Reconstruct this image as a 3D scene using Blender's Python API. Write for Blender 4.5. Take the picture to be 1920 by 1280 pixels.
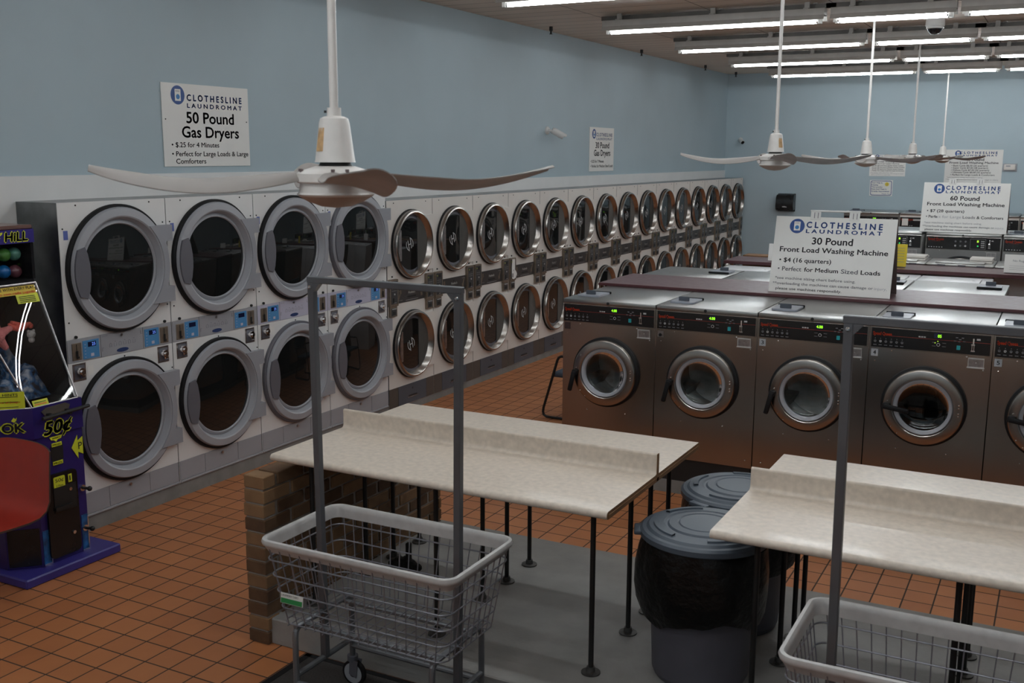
import bpy, bmesh, math, random
from mathutils import Matrix, Vector
for _o in list(bpy.data.objects): bpy.data.objects.remove(_o)
SC = bpy.context.scene
COL = SC.collection
R = math.radians
PI = math.pi
random.seed(7)

# ------------------------------------------------------------------ camera, world, exposure
cd = bpy.data.cameras.new('camera'); cam = bpy.data.objects.new('camera', cd); COL.objects.link(cam)
F_PX, YAW, PITCH, ROLL, CAM_H = 1961.4977, R(27.75697), R(10.15808), R(0.25783), 2.5
cy_, sy_, cp_, sp_ = math.cos(YAW), math.sin(YAW), math.cos(PITCH), math.sin(PITCH)
fw = Vector((-sy_*cp_, cy_*cp_, -sp_)); rt = Vector((cy_, sy_, 0)); up = rt.cross(fw)
r2 = rt*math.cos(ROLL) + up*math.sin(ROLL); u2 = up*math.cos(ROLL) - rt*math.sin(ROLL)
cam.matrix_world = Matrix(((r2.x, u2.x, -fw.x, 0), (r2.y, u2.y, -fw.y, 0), (r2.z, u2.z, -fw.z, CAM_H), (0, 0, 0, 1)))
cd.sensor_width = 36; cd.lens = F_PX/1920*36; cd.clip_start = .05; cd.clip_end = 100
cd.dof.use_dof = True; cd.dof.focus_distance = 8.5; cd.dof.aperture_fstop = 7.0
SC.camera = cam
w = bpy.data.worlds.new('world'); SC.world = w; w.use_nodes = True
w.node_tree.nodes['Background'].inputs[0].default_value = (.6, .75, 1, 1)
w.node_tree.nodes['Background'].inputs[1].default_value = 0.0
vs = SC.view_settings
vs.view_transform = 'Standard'; vs.look = 'None'; vs.gamma = 1; vs.use_curve_mapping = False
vs.exposure = 1.85
TUBE = 9.0          # tube radiance
SC.cycles.use_denoising = True
SC.cycles.max_bounces = 8; SC.cycles.diffuse_bounces = 4; SC.cycles.glossy_bounces = 4; SC.cycles.transparent_max_bounces = 12
SC.cycles.sample_clamp_indirect = 4

# ------------------------------------------------------------------ materials
MATS = {}
def mat(name, col, rough=.5, metal=0, emit=0, ecol=None, bump=0, bscale=40, var=0, vscale=6, coat=0, spec=.5, stretch=None):
    if name in MATS: return MATS[name]
    m = bpy.data.materials.new(name); m.use_nodes = True; nt = m.node_tree; N = nt.nodes; L = nt.links
    b = N['Principled BSDF']; b.inputs['Base Color'].default_value = (*col, 1)
    b.inputs['Roughness'].default_value = rough; b.inputs['Metallic'].default_value = metal
    b.inputs['Specular IOR Level'].default_value = spec
    if coat: b.inputs['Coat Weight'].default_value = coat; b.inputs['Coat Roughness'].default_value = .1
    if emit:
        b.inputs['Emission Color'].default_value = (*(ecol or col), 1); b.inputs['Emission Strength'].default_value = emit
    tc = N.new('ShaderNodeTexCoord'); mp = N.new('ShaderNodeMapping'); L.new(tc.outputs['Object'], mp.inputs[0])
    if stretch: mp.inputs['Scale'].default_value = stretch
    if var:
        n = N.new('ShaderNodeTexNoise'); n.inputs['Scale'].default_value = vscale; n.inputs['Detail'].default_value = 6
        L.new(mp.outputs[0], n.inputs['Vector'])
        r = N.new('ShaderNodeMapRange'); r.inputs['From Min'].default_value = .3; r.inputs['From Max'].default_value = .7
        r.inputs['To Min'].default_value = 1-var; r.inputs['To Max'].default_value = 1+var; L.new(n.outputs[0], r.inputs[0])
        x = N.new('ShaderNodeVectorMath'); x.operation = 'SCALE'; x.inputs[0].default_value = col; L.new(r.outputs[0], x.inputs['Scale'])
        L.new(x.outputs[0], b.inputs['Base Color'])
        r2_ = N.new('ShaderNodeMapRange'); r2_.inputs['To Min'].default_value = max(0, rough-.08); r2_.inputs['To Max'].default_value = min(1, rough+.08)
        L.new(n.outputs[0], r2_.inputs[0])
        if not metal: L.new(r2_.outputs[0], b.inputs['Roughness'])
    if bump:
        n2 = N.new('ShaderNodeTexNoise'); n2.inputs['Scale'].default_value = bscale; n2.inputs['Detail'].default_value = 4
        L.new(mp.outputs[0], n2.inputs['Vector'])
        bp = N.new('ShaderNodeBump'); bp.inputs['Strength'].default_value = bump; bp.inputs['Distance'].default_value = .01
        L.new(n2.outputs[0], bp.inputs['Height']); L.new(bp.outputs[0], b.inputs['Normal'])
    MATS[name] = m
    return m

def math_node(N, L, op, a, b=None):
    n = N.new('ShaderNodeMath'); n.operation = op
    for i, v in enumerate((a, b)):
        if v is None: continue
        if isinstance(v, (int, float)): n.inputs[i].default_value = v
        else: L.new(v, n.inputs[i])
    return n.outputs[0]

def grid_mat(name, c1, c2, grout, px, py, ox, oy, g, rough, bump=.3):
    """square tiles in the XY plane with per-tile tone and grout lines, all in object space"""
    m = bpy.data.materials.new(name); m.use_nodes = True; nt = m.node_tree; N = nt.nodes; L = nt.links; b = N['Principled BSDF']
    tc = N.new('ShaderNodeTexCoord'); sp = N.new('ShaderNodeSeparateXYZ'); L.new(tc.outputs['Object'], sp.inputs[0])
    u = math_node(N, L, 'DIVIDE', math_node(N, L, 'SUBTRACT', sp.outputs[0], ox), px)
    v = math_node(N, L, 'DIVIDE', math_node(N, L, 'SUBTRACT', sp.outputs[1], oy), py)
    du = math_node(N, L, 'MULTIPLY', math_node(N, L, 'PINGPONG', u, .5), px)
    dv = math_node(N, L, 'MULTIPLY', math_node(N, L, 'PINGPONG', v, .5), py)
    d = math_node(N, L, 'MINIMUM', du, dv)
    mr = N.new('ShaderNodeMapRange'); mr.inputs['From Min'].default_value = g*.6; mr.inputs['From Max'].default_value = g*1.3; L.new(d, mr.inputs[0])
    cb = N.new('ShaderNodeCombineXYZ'); L.new(math_node(N, L, 'FLOOR', u), cb.inputs[0]); L.new(math_node(N, L, 'FLOOR', v), cb.inputs[1])
    wn = N.new('ShaderNodeTexWhiteNoise'); wn.noise_dimensions = '2D'; L.new(cb.outputs[0], wn.inputs[0])
    ns = N.new('ShaderNodeTexNoise'); ns.inputs['Scale'].default_value = 9; ns.inputs['Detail'].default_value = 6; L.new(tc.outputs['Object'], ns.inputs['Vector'])
    f = math_node(N, L, 'ADD', math_node(N, L, 'MULTIPLY', wn.outputs[0], .55), math_node(N, L, 'MULTIPLY', ns.outputs[0], .5))
    mx = N.new('ShaderNodeMix'); mx.data_type = 'RGBA'; mx.inputs['A'].default_value = (*c1, 1); mx.inputs['B'].default_value = (*c2, 1); L.new(f, mx.inputs['Factor'])
    m2 = N.new('ShaderNodeMix'); m2.data_type = 'RGBA'; m2.inputs['A'].default_value = (*grout, 1); L.new(mx.outputs['Result'], m2.inputs['B']); L.new(mr.outputs[0], m2.inputs['Factor'])
    L.new(m2.outputs['Result'], b.inputs['Base Color'])
    rr = N.new('ShaderNodeMapRange'); rr.inputs['To Min'].default_value = .85; rr.inputs['To Max'].default_value = rough; L.new(mr.outputs[0], rr.inputs[0]); L.new(rr.outputs[0], b.inputs['Roughness'])
    bp = N.new('ShaderNodeBump'); bp.inputs['Strength'].default_value = bump; bp.inputs['Distance'].default_value = .004
    L.new(mr.outputs[0], bp.inputs['Height']); L.new(bp.outputs[0], b.inputs['Normal'])
    MATS[name] = m
    return m

def brick_mat():
    m = bpy.data.materials.new('tan_brick'); m.use_nodes = True; nt = m.node_tree; N = nt.nodes; L = nt.links; b = N['Principled BSDF']
    tc = N.new('ShaderNodeTexCoord')
    oi = N.new('ShaderNodeAttribute'); oi.attribute_name = 'brick_tone'
    ns = N.new('ShaderNodeTexNoise'); ns.inputs['Scale'].default_value = 14; ns.inputs['Detail'].default_value = 8; L.new(tc.outputs['Object'], ns.inputs['Vector'])
    f = math_node(N, L, 'ADD', math_node(N, L, 'MULTIPLY', oi.outputs['Fac'], .6), math_node(N, L, 'MULTIPLY', ns.outputs[0], .5))
    cr = N.new('ShaderNodeValToRGB'); cr.color_ramp.elements[0].color = (.055, .026, .014, 1); cr.color_ramp.elements[0].position = .15
    cr.color_ramp.elements[1].color = (.27, .155, .075, 1); cr.color_ramp.elements[1].position = .9
    L.new(f, cr.inputs[0]); L.new(cr.outputs[0], b.inputs['Base Color']); b.inputs['Roughness'].default_value = .85
    bp = N.new('ShaderNodeBump'); bp.inputs['Strength'].default_value = .6; bp.inputs['Distance'].default_value = .006
    L.new(ns.outputs[0], bp.inputs['Height']); L.new(bp.outputs[0], b.inputs['Normal'])
    return m

def glass_mat(name, tint, fres=1.0, rough=.02):
    m = bpy.data.materials.new(name); m.use_nodes = True; nt = m.node_tree; N = nt.nodes; L = nt.links
    for n in list(N):
        if n.type == 'BSDF_PRINCIPLED': N.remove(n)
    t = N.new('ShaderNodeBsdfTransparent'); t.inputs[0].default_value = (*tint, 1)
    g = N.new('ShaderNodeBsdfGlossy'); g.inputs['Roughness'].default_value = rough
    fr = N.new('ShaderNodeFresnel'); fr.inputs[0].default_value = 1.5
    mx = N.new('ShaderNodeMixShader'); L.new(math_node(N, L, 'MULTIPLY', fr.outputs[0], fres), mx.inputs[0]); L.new(t.outputs[0], mx.inputs[1]); L.new(g.outputs[0], mx.inputs[2])
    L.new(mx.outputs[0], N['Material Output'].inputs[0])
    MATS[name] = m
    return m

BLUE = mat('wall_blue_paint', (.41, .51, .56), .6, var=.04, vscale=1.2, bump=.05, bscale=120)
WHITEWALL = mat('white_wall_paint', (.76, .76, .75), .5, var=.03, vscale=3)
TILE = grid_mat('terracotta_tile', (.36, .125, .045), (.52, .20, .075), (.035, .025, .02), .1617, .1617, -4.36, 4.417, .0042, .45)
CEILM = grid_mat('ceiling_plank', (.66, .56, .46), (.76, .66, .55), (.16, .13, .10), 1.29, .30, -4.87, 8.0, .006, .55, .5)
CONC = mat('painted_concrete', (.29, .28, .265), .6, var=.14, vscale=5, bump=.15, bscale=60)
PLINTH = mat('plinth_grey', (.22, .215, .205), .7, var=.15, vscale=8)
BRICK = brick_mat()
MORTAR = mat('mortar', (.30, .27, .24), .95, bump=.5, bscale=60)
DWHITE = mat('dryer_enamel', (.76, .76, .75), .35, var=.02, vscale=3)
CREAM = mat('dryer_cream_enamel', (.74, .70, .655), .38, var=.03, vscale=3)
GALV = mat('galvanised_steel', (.22, .235, .24), .3, 1, var=.3, vscale=5)
GREYP = mat('grey_plastic', (.36, .37, .40), .38, var=.02)
HINGEG = mat('hinge_grey', (.30, .31, .34), .42, var=.02)
GREYP2 = mat('handle_grey_plastic', (.125, .125, .145), .45, var=.02)
PANELG = mat('panel_grey', (.34, .345, .37), .4, var=.02)
PANELL = mat('panel_lilac_grey', (.50, .49, .60), .4, var=.02)
GASK = mat('black_rubber', (.007, .007, .008), .6, var=.1, spec=.3)
LABELG = mat('pale_green_label', (.25, .42, .08), .6, var=.05)
DGLASS = mat('dark_door_glass', (.010, .011, .011), .03, spec=.62)
KEYB = mat('keypad_blue', (.075, .26, .52), .4, var=.03)
NAVY = mat('navy_ink', (.012, .035, .13), .5, var=.02)
LCD = mat('lcd_dark', (.01, .014, .05), .2, var=.02)
LCDT = mat('lcd_digits', (.15, .3, 1), .4, emit=.25, ecol=(.15, .3, 1), var=.02)
BRONZE = mat('bronze_plate', (.30, .25, .20), .42, .8, var=.12, vscale=30)
CHROME = mat('chrome', (.75, .75, .76), .12, 1, var=.05)
DCHROME = mat('worn_chrome', (.42, .40, .40), .3, 1, var=.2, vscale=40)
RINGST = mat('door_ring_steel', (.40, .37, .345), .24, 1, var=.05, vscale=10)
STEEL = mat('brushed_steel', (.40, .375, .35), .22, 1, var=.02, vscale=3)
STEELT = mat('steel_top', (.40, .40, .39), .28, 1, var=.03, vscale=4)
BLKPAN = mat('black_panel', (.008, .008, .009), .25, var=.05)
BLACK = mat('black_paint', (.012, .012, .012), .5, var=.1)
REDINK = mat('red_ink', (.80, .07, .02), .5, var=.02)
REDLN = mat('dark_red_line', (.28, .03, .02), .5, var=.02)
GREYINK = mat('pale_ink', (.45, .45, .45), .5, var=.02)
DIMINK = mat('dim_ink', (.16, .16, .17), .5, var=.02)
TEAL = mat('teal_key', (.02, .33, .36), .4, var=.02)
LEDY = mat('led_digits', (.55, .9, .05), .4, emit=.16, ecol=(.55, .95, .05), var=.02)
LEDG = mat('led_green', (.02, .6, .12), .4, emit=.15, ecol=(.05, .8, .2), var=.02)
INK = mat('black_ink', (.012, .012, .016), .6, var=.02)
FADE = mat('faded_ink', (.22, .22, .24), .6, var=.02)
FADE2 = mat('very_faded_ink', (.42, .42, .45), .6, var=.02)
INKB = mat('blue_ink', (.02, .07, .26), .5, var=.02)
INKL = mat('light_blue_ink', (.03, .20, .50), .5, var=.02)
SIGN = mat('sign_white', (.80, .79, .76), .5, var=.015, vscale=4)
YELLOW = mat('yellow_card', (.72, .56, .03), .6, var=.03)
MAROON = mat('maroon_laminate', (.115, .052, .058), .32, var=.08, vscale=20)
MAROOND = mat('maroon_edge', (.07, .018, .022), .45, var=.05)
WHITEP = mat('white_plastic', (.70, .69, .67), .4, var=.03)
FANW = mat('fan_white_enamel', (.66, .63, .60), .4, var=.06, vscale=14)
BLADE = mat('fan_blade_lifted_underside', (.40, .385, .38), .55, var=.16, vscale=9)  # underside colour lifted and greyed to offset brown bounce from the floor
RUST = mat('rusty_sticker', (.52, .33, .16), .7, var=.25, vscale=40)
LAMINATE = mat('beige_laminate', (.69, .60, .505), .36, var=.11, vscale=34, coat=.15)
LAMEDGE = mat('brown_board_edge', (.20, .10, .04), .7, var=.2)
PIPE = mat('black_pipe', (.010, .010, .010), .45, var=.2)
FLANGE = mat('pipe_flange', (.10, .095, .09), .55, .6, var=.3, vscale=30)
BINB = mat('bin_grey_blue', (.075, .095, .12), .45, var=.06, vscale=9)
BING = mat('bin_grey_body', (.085, .082, .10), .5, var=.08, vscale=9)
BAG = mat('black_bag', (.005, .005, .005), .34, bump=.9, bscale=22, var=.1, spec=.3)
RIM = mat('cart_rim_white', (.52, .51, .50), .45, var=.08, vscale=25)
WIRE = mat('cart_wire', (.26, .26, .29), .35, .6, var=.15)
TUBEM = mat('cart_tube_grey', (.19, .20, .215), .4, .55, var=.12)
POSTM = mat('cart_post_grey', (.13, .135, .145), .45, .5, var=.12)
GREEN = mat('label_green', (.02, .26, .07), .5, var=.05)
MATM = mat('floor_mat', (.055, .048, .045), .95, bump=1, bscale=180, var=.25, vscale=120)
REDCH = mat('red_fibreglass', (.38, .03, .016), .42, var=.08, vscale=12)
CHAIRS = mat('chair_slate_fabric', (.055, .075, .105), .8, var=.15, vscale=60)
PURPLE = mat('arcade_purple', (.022, .013, .13), .35, var=.08, vscale=10)
PURPLE2 = mat('arcade_slab_purple', (.04, .032, .22), .35, var=.08)
ARTBLUE = mat('arcade_art_blue', (.01, .09, .26), .3, var=.7, vscale=18)
YELLO = mat('arcade_yellow', (.62, .66, .03), .5, var=.04)
ORANGE = mat('arcade_orange_yellow', (.68, .48, .03), .5, var=.04)
TUBEREFL = mat('tube_reflection_white', (1, 1, 1), .4, emit=.5, ecol=(1, .97, 1))  # glow painted for the reflection in the claw machine's front glass
CLEAR = glass_mat('clear_glass', (.92, .93, .94), 1.3)
CASEGL = glass_mat('case_acrylic', (.93, .94, .95), .45)
SMOKE = glass_mat('smoked_glass', (.35, .36, .36), 1.5)
DRUM = mat('drum_steel', (.26, .26, .245), .35, .9, var=.2, vscale=12)
TUBEE = mat('fluorescent_tube', (1, 1, 1), .4, emit=TUBE, ecol=(.90, .965, 1))
FIXT = mat('fixture_enamel', (.50, .48, .45), .4, var=.08, vscale=8)
RAILM = mat('rail_grey', (.16, .15, .14), .5, .4, var=.15)
BWHITE = mat('toploader_white', (.74, .75, .77), .3, var=.02)
SKINM = {}

# ------------------------------------------------------------------ mesh builder
TXT = {}
def text_geo(s, bold, spacing):
    bold = 0
    k = (s, bold, spacing)
    if k not in TXT:
        c = bpy.data.curves.new('t', 'FONT'); c.body = s; c.size = 1; c.offset = 0; c.space_character = spacing; c.resolution_u = 3
        c.fill_mode = 'FRONT' if hasattr(c, 'fill_mode') and c.dimensions == '3D' else c.fill_mode
        o = bpy.data.objects.new('t', c); COL.objects.link(o)
        me = bpy.data.meshes.new_from_object(o)
        vs_ = [v.co.copy() for v in me.vertices]; fs = [tuple(p.vertices) for p in me.polygons]
        bpy.data.objects.remove(o); bpy.data.curves.remove(c); bpy.data.meshes.remove(me)
        TXT[k] = (vs_, fs)
    return TXT[k]

FRONT = Matrix(((1, 0, 0, 0), (0, 0, -1, 0), (0, 1, 0, 0), (0, 0, 0, 1)))      # text plane -> faces -Y
class MB:
    def __init__(s, M=None): s.bm = bmesh.new(); s.M = M or Matrix(); s.tone = None
    def v(s, p): return s.bm.verts.new(s.M @ Vector(p))
    def f(s, vs_, m=0):
        try: fa = s.bm.faces.new(vs_); fa.material_index = m; return fa
        except ValueError: return None
    def box(s, x0, x1, y0, y1, z0, z1, m=0, b=0, seg=1, T=None):
        T = T or Matrix()
        p = [T @ Vector(q) for q in ((x0, y0, z0), (x1, y0, z0), (x1, y1, z0), (x0, y1, z0), (x0, y0, z1), (x1, y0, z1), (x1, y1, z1), (x0, y1, z1))]
        q = [s.v(a) for a in p]; fs = []
        for i in ((0, 3, 2, 1), (4, 5, 6, 7), (0, 1, 5, 4), (1, 2, 6, 5), (2, 3, 7, 6), (3, 0, 4, 7)): fs.append(s.f([q[k] for k in i], m))
        if b:
            es = list({e for fa in fs for e in fa.edges})
            r = bmesh.ops.bevel(s.bm, geom=es, offset=b, segments=seg, affect='EDGES', profile=.5)
            for fa in r['faces']: fa.material_index = m
        return fs
    def lathe(s, prof, c=(0, 0, 0), axis='Z', n=32, m=0, mats=None, a0=0, a1=2*PI):
        full = abs(a1-a0-2*PI) < 1e-6; k = n if full else n+1; rows = []
        for r, h in prof:
            row = []
            for i in range(k):
                a = a0+(a1-a0)*i/n; x, y = r*math.cos(a), r*math.sin(a)
                p = (x, y, h) if axis == 'Z' else (x, h, y) if axis == 'Y' else (h, x, y)
                row.append(s.v((c[0]+p[0], c[1]+p[1], c[2]+p[2])))
            rows.append(row)
        for j in range(len(prof)-1):
            mm = mats[j] if mats else m
            for i in range(n):
                i2 = (i+1) % k if full else i+1
                a, b_, c_, d = rows[j][i], rows[j][i2], rows[j+1][i2], rows[j+1][i]
                if prof[j][0] < 1e-7: s.f([a, c_, d], mm)
                elif prof[j+1][0] < 1e-7: s.f([a, b_, c_], mm)
                else: s.f([a, b_, c_, d], mm)
    def cyl(s, p0, p1, r, r1=None, n=12, m=0):
        s.tube([p0, p1], r, n, m, r_end=r1)
    def tube(s, pts, r, n=8, m=0, closed=False, r_end=None, up=None):
        P = [Vector(p) for p in pts]; k = len(P); rows = []; ref = None
        for i in range(k):
            if closed: t = (P[(i+1) % k]-P[i-1])
            else: t = P[min(i+1, k-1)]-P[max(i-1, 0)]
            if t.length < 1e-9: t = Vector((0, 0, 1))
            t.normalize()
            if ref is None:
                ref = Vector(up) if up else (Vector((0, 0, 1)) if abs(t.z) < .9 else Vector((1, 0, 0)))
            x = ref-t*ref.dot(t)
            if x.length < 1e-5: x = t.orthogonal()
            x.normalize(); ref = x; y = t.cross(x)
            rr = r if r_end is None else r+(r_end-r)*i/(k-1)
            # keep the tube's width through bends
            rows.append([s.v(P[i]+x*rr*math.cos(2*PI*j/n+PI/n)+y*rr*math.sin(2*PI*j/n+PI/n)) for j in range(n)])
        for i in range(k if closed else k-1):
            a, b_ = rows[i], rows[(i+1) % k]
            for j in range(n): s.f([a[j], a[(j+1) % n], b_[(j+1) % n], b_[j]], m)
        if not closed:
            s.f(rows[0][::-1], m); s.f(rows[-1], m)
    def prism(s, poly, d0, d1, T=None, m=0, ms=None):
        """poly in (x, z), pushed from y=d0 (front) to y=d1"""
        T = T or Matrix()
        a = [s.v(T @ Vector((x, d0, z))) for x, z in poly]; b = [s.v(T @ Vector((x, d1, z))) for x, z in poly]; n = len(poly)
        s.f(a, m); s.f(b[::-1], m)
        for i in range(n): s.f([a[i], b[i], b[(i+1) % n], a[(i+1) % n]], m if ms is None else ms)
    def sph(s, c, r, n=16, m=0, sc=(1, 1, 1)):
        prof = [(r*math.sin(PI*i/(n//2))*1.0, -r*math.cos(PI*i/(n//2))) for i in range(n//2+1)]
        prof[0] = (0, -r); prof[-1] = (0, r)
        M0 = s.M; s.M = M0 @ Matrix.Translation(c) @ Matrix.Diagonal((*sc, 1)); s.lathe(prof, n=n, m=m); s.M = M0
    def plate_hole(s, x0, x1, z0, z1, cx, cz, r, y, m=0, n=64):
        an = [2*PI*i/n for i in range(n)]+[math.atan2(z-cz, x-cx) % (2*PI) for x in (x0, x1) for z in (z0, z1)]
        an = sorted(set(round(a, 6) for a in an)); I = []; O = []
        for a in an:
            c, s_ = math.cos(a), math.sin(a); t = min([((x1 if c > 0 else x0)-cx)/c if abs(c) > 1e-9 else 1e9, ((z1 if s_ > 0 else z0)-cz)/s_ if abs(s_) > 1e-9 else 1e9])
            I.append(s.v((cx+r*c, y, cz+r*s_))); O.append(s.v((cx+t*c, y, cz+t*s_)))
        for i in range(len(an)): s.f([I[i], O[i], O[(i+1) % len(an)], I[(i+1) % len(an)]], m)
    def text(s, t, x0, x1, z, cap, y=-.001, m=0, bold=0.0, spacing=1, T=None, shear=0):
        """text on a -Y face: spans x0..x1 (x1 None = natural width), baseline z, capital height cap"""
        vs_, fs = text_geo(t, bold, spacing)
        if not vs_: return
        mn = min(p.x for p in vs_); mx_ = max(p.x for p in vs_); ch = .70
        ky = cap/ch; kx = ky if x1 is None else (x1-x0)/(mx_-mn)
        T = T or Matrix(); d_ = bold*.55
        for ox, oz in ([(0, 0)] if not bold else [(-d_, 0), (d_, 0), (0, d_), (0, -d_)]):       # heavier weight by overlapping strokes
            q = [s.v(T @ Vector((x0+(p.x-mn+ox)*kx+shear*p.y*ky, y, z+(p.y+oz)*ky))) for p in vs_]
            for fa in fs: s.f([q[i] for i in fa], m)
    def build(s, name, mats, parent=None, loc=None, smooth=32, rot=None):
        bm = s.bm
        bmesh.ops.remove_doubles(bm, verts=bm.verts, dist=1e-6)
        bmesh.ops.recalc_face_normals(bm, faces=bm.faces)
        me = bpy.data.meshes.new(name); bm.to_mesh(me); bm.free()
        for mm in (mats if isinstance(mats, (list, tuple)) else [mats]): me.materials.append(mm)
        if smooth:
            me.polygons.foreach_set('use_smooth', [True]*len(me.polygons)); me.set_sharp_from_angle(angle=R(smooth))
        o = bpy.data.objects.new(name, me); COL.objects.link(o)
        if parent is not None: o.parent = parent
        if loc: o.location = loc
        if rot: o.rotation_euler = rot
        return o

def thing(name, label, cat, loc=(0, 0, 0), rz=0, group=None):
    o = bpy.data.objects.new(name, None); COL.objects.link(o); o.empty_display_size = .1
    o.location = loc; o.rotation_euler = (0, 0, rz)
    return tag(o, label, cat, group)
def tag(o, label, cat, group=None):
    o['label'] = label; o['category'] = cat
    if group: o['group'] = group
    return o
def struct(o): o['kind'] = 'structure'; return o
def dup(root, loc, rz=None, label=None, group=None):
    def cp(o, p):
        c = o.copy(); COL.objects.link(c)
        if p: c.parent = p
        for ch in o.children: cp(ch, c)
        return c
    r = cp(root, None); r.location = loc
    if rz is not None: r.rotation_euler = (0, 0, rz)
    if label: r['label'] = label
    if group: r['group'] = group
    return r
def arc(cx, cz, r, a0, a1, n): return [(cx+r*math.cos(a0+(a1-a0)*i/n), cz+r*math.sin(a0+(a1-a0)*i/n)) for i in range(n+1)]
def rrect(x0, x1, z0, z1, r, n=4):
    return arc(x1-r, z1-r, r, 0, PI/2, n)+arc(x0+r, z1-r, r, PI/2, PI, n)+arc(x0+r, z0+r, r, PI, 1.5*PI, n)+arc(x1-r, z0+r, r, 1.5*PI, 2*PI, n)
ORD = ['first', 'second', 'third', 'fourth', 'fifth', 'sixth', 'seventh', 'eighth', 'ninth', 'tenth', 'eleventh', 'twelfth', 'thirteenth', 'fourteenth', 'fifteenth']

# ------------------------------------------------------------------ the room
XL, XR, YF, YB, ZC = -6.0, 5.5, -3.0, 20.3, 4.03
def slab(name, m, *b):
    k = MB(); k.box(*b); return struct(k.build(name, m, smooth=0))
slab('floor', TILE, XL-.1, XR+.1, YF-.1, YB+.1, -.1, 0)
slab('ceiling', CEILM, XL-.1, XR+.1, YF-.1, YB+.1, ZC, ZC+.1)
slab('wall_left', BLUE, XL-.1, XL, YF, YB, 0, ZC)
slab('wall_back', BLUE, XL-.1, XR+.1, YB, YB+.1, 0, ZC)
slab('wall_right', BLUE, XR, XR+.1, YF, YB, 0, ZC)
slab('wall_front', BLUE, XL-.1, XR+.1, YF-.1, YF, 0, ZC)
slab('trim_1', WHITEWALL, XL, XL+.015, YF, 8.10, 0, 2.345)
slab('trim_2', WHITEWALL, XL, XL+.015, 8.10, YB, 2.0, 2.205)
slab('baseboard_left', PLINTH, XL+.015, -5.602, 4.50, 8.112, 0, .105)
slab('baseboard_left_far', PLINTH, XL, -5.602, 8.112, 20.25, 0, .067)
k = MB()
k.box(-3.47, 3.2, 3.9, 5.58, 0, .14, b=.006)
struct(k.build('platform', CONC))
slab('baseboard_washers', PLINTH, -3.35, .45, 7.235, 9.82, 0, .10)

# low brick wall beside the folding table
def brick_wall():
    k = MB(); k.box(-3.567, -3.453, 3.880, 5.56, 0, .885, m=1)
    kb = MB(); tones = []
    lay = kb.bm.faces.layers.float.new('brick_tone')
    H = .0755; z = .004; row = 0
    while row < 12:
        y = 3.872+(0 if row % 2 == 0 else -.11)
        top = .90
        while y < 5.57:
            y0, y1 = max(y, 3.872), min(y+.212, 5.575)
            if y1-y0 > .03:
                j = random.uniform(-.004, .004)
                fs0 = set(kb.bm.faces)
                kb.box(-3.575+j, -3.445+j, y0, y1-.010, z+row*H, z+row*H+H-.010, b=.004)
                t = random.random()
                for fa in kb.bm.faces:
                    if fa not in fs0: fa[lay] = t
            y += .222
        row += 1
    return k, kb
k, kb = brick_wall()
bw = kb.build('wall_brick', BRICK); struct(bw)
# the face attribute survives to_mesh; mortar core is its child
k.build('mortar', [MORTAR, MORTAR], bw)

# ------------------------------------------------------------------ lettering for the signs
def logo(k, cx, cz, r, y):
    k.prism(arc(cx, cz, r, 0, 2*PI*39/40, 39), y, y+.0006, m=1)
    k.prism(rrect(cx-.42*r, cx+.42*r, cz-.62*r, cz+.62*r, .05*r), y-.0012, y-.0006, m=2)
    k.prism(arc(cx, cz-.18*r, .27*r, 0, 2*PI*23/24, 23), y-.0024, y-.0018, m=3)
    for i in range(3): k.box(cx-.3*r+i*.2*r, cx-.18*r+i*.2*r, y-.0024, y-.0018, cz+.36*r, cz+.46*r, m=4)
SMATS = [INK, INKB, SIGN, INKL, FADE, FADE2]
def sign_text(lines, w, h, lg, y):
    k = MB()
    if lg: logo(k, lg[0]*w, lg[1]*h, lg[2]*w, y)
    for t, a, b_, z, cap, m, bold in lines: k.text(t, a*w, None if b_ is None else b_*w, z*h, cap*h, y=y, m=m, bold=bold*2, spacing=1.0)
    return k
HEAD = lambda x0, x1, z1, z2, c1, c2: [('C L O T H E S L I N E', x0, x1, z1, c1, 1, .035), ('L A U N D R O M A T', x0, x1, z2, c2, 1, .03)]
def wall_sign(name, label, w, h, loc, rz, lines, lg, thick=.006, cat='sign', group=None):
    t = thing(name, label, cat, loc, rz, group)
    k = MB(); k.box(0, w, -thick, 0, 0, h, b=.001); k.build('board', SIGN, t)
    sign_text(lines, w, h, lg, -thick-.001).build('lettering', SMATS, t, smooth=0)
    return t
sg = wall_sign('wall_sign', 'large white sign reading 50 Pound Gas Dryers on the blue wall', .935, .617, (XL+.002, 5.802, 2.395), PI/2,
    HEAD(.275, .915, .80, .715, .075, .052)+[('50 Pound', .26, .81, .53, .135, 0, .02), ('Gas Dryers', .205, .865, .355, .135, 0, .02),
    ('\u2022 $.25 for 4 Minutes', .085, .62, .235, .06, 0, .012), ('\u2022 Perfect for Large Loads & Large', .085, .975, .125, .06, 0, .012), ('Comforters', .125, .46, .035, .06, 0, .012)],
    (.175, .86, .075), group='white laundromat signs')
k = MB()
for x in (.03, .905): k.sph((x, -.008, .35), .005, 8)
k.build('screw', BLACK, sg)
wall_sign('wall_sign', 'small white sign reading 30 Pound Gas Dryers high on the blue wall', .89, .615, (XL+.002, 13.69, 2.262), PI/2,
    HEAD(.275, .915, .80, .715, .075, .052)+[('30 Pound', .24, .80, .53, .135, 0, .02), ('Gas Dryers', .18, .85, .355, .135, 0, .02),
    ('\u2022 $.25 for 7 Minutes', .05, .58, .20, .06, 0, .012), ('\u2022 Perfect for Medium Sized Loads', .05, .965, .09, .06, 0, .012)],
    (.175, .85, .075), group='white laundromat signs')
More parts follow.
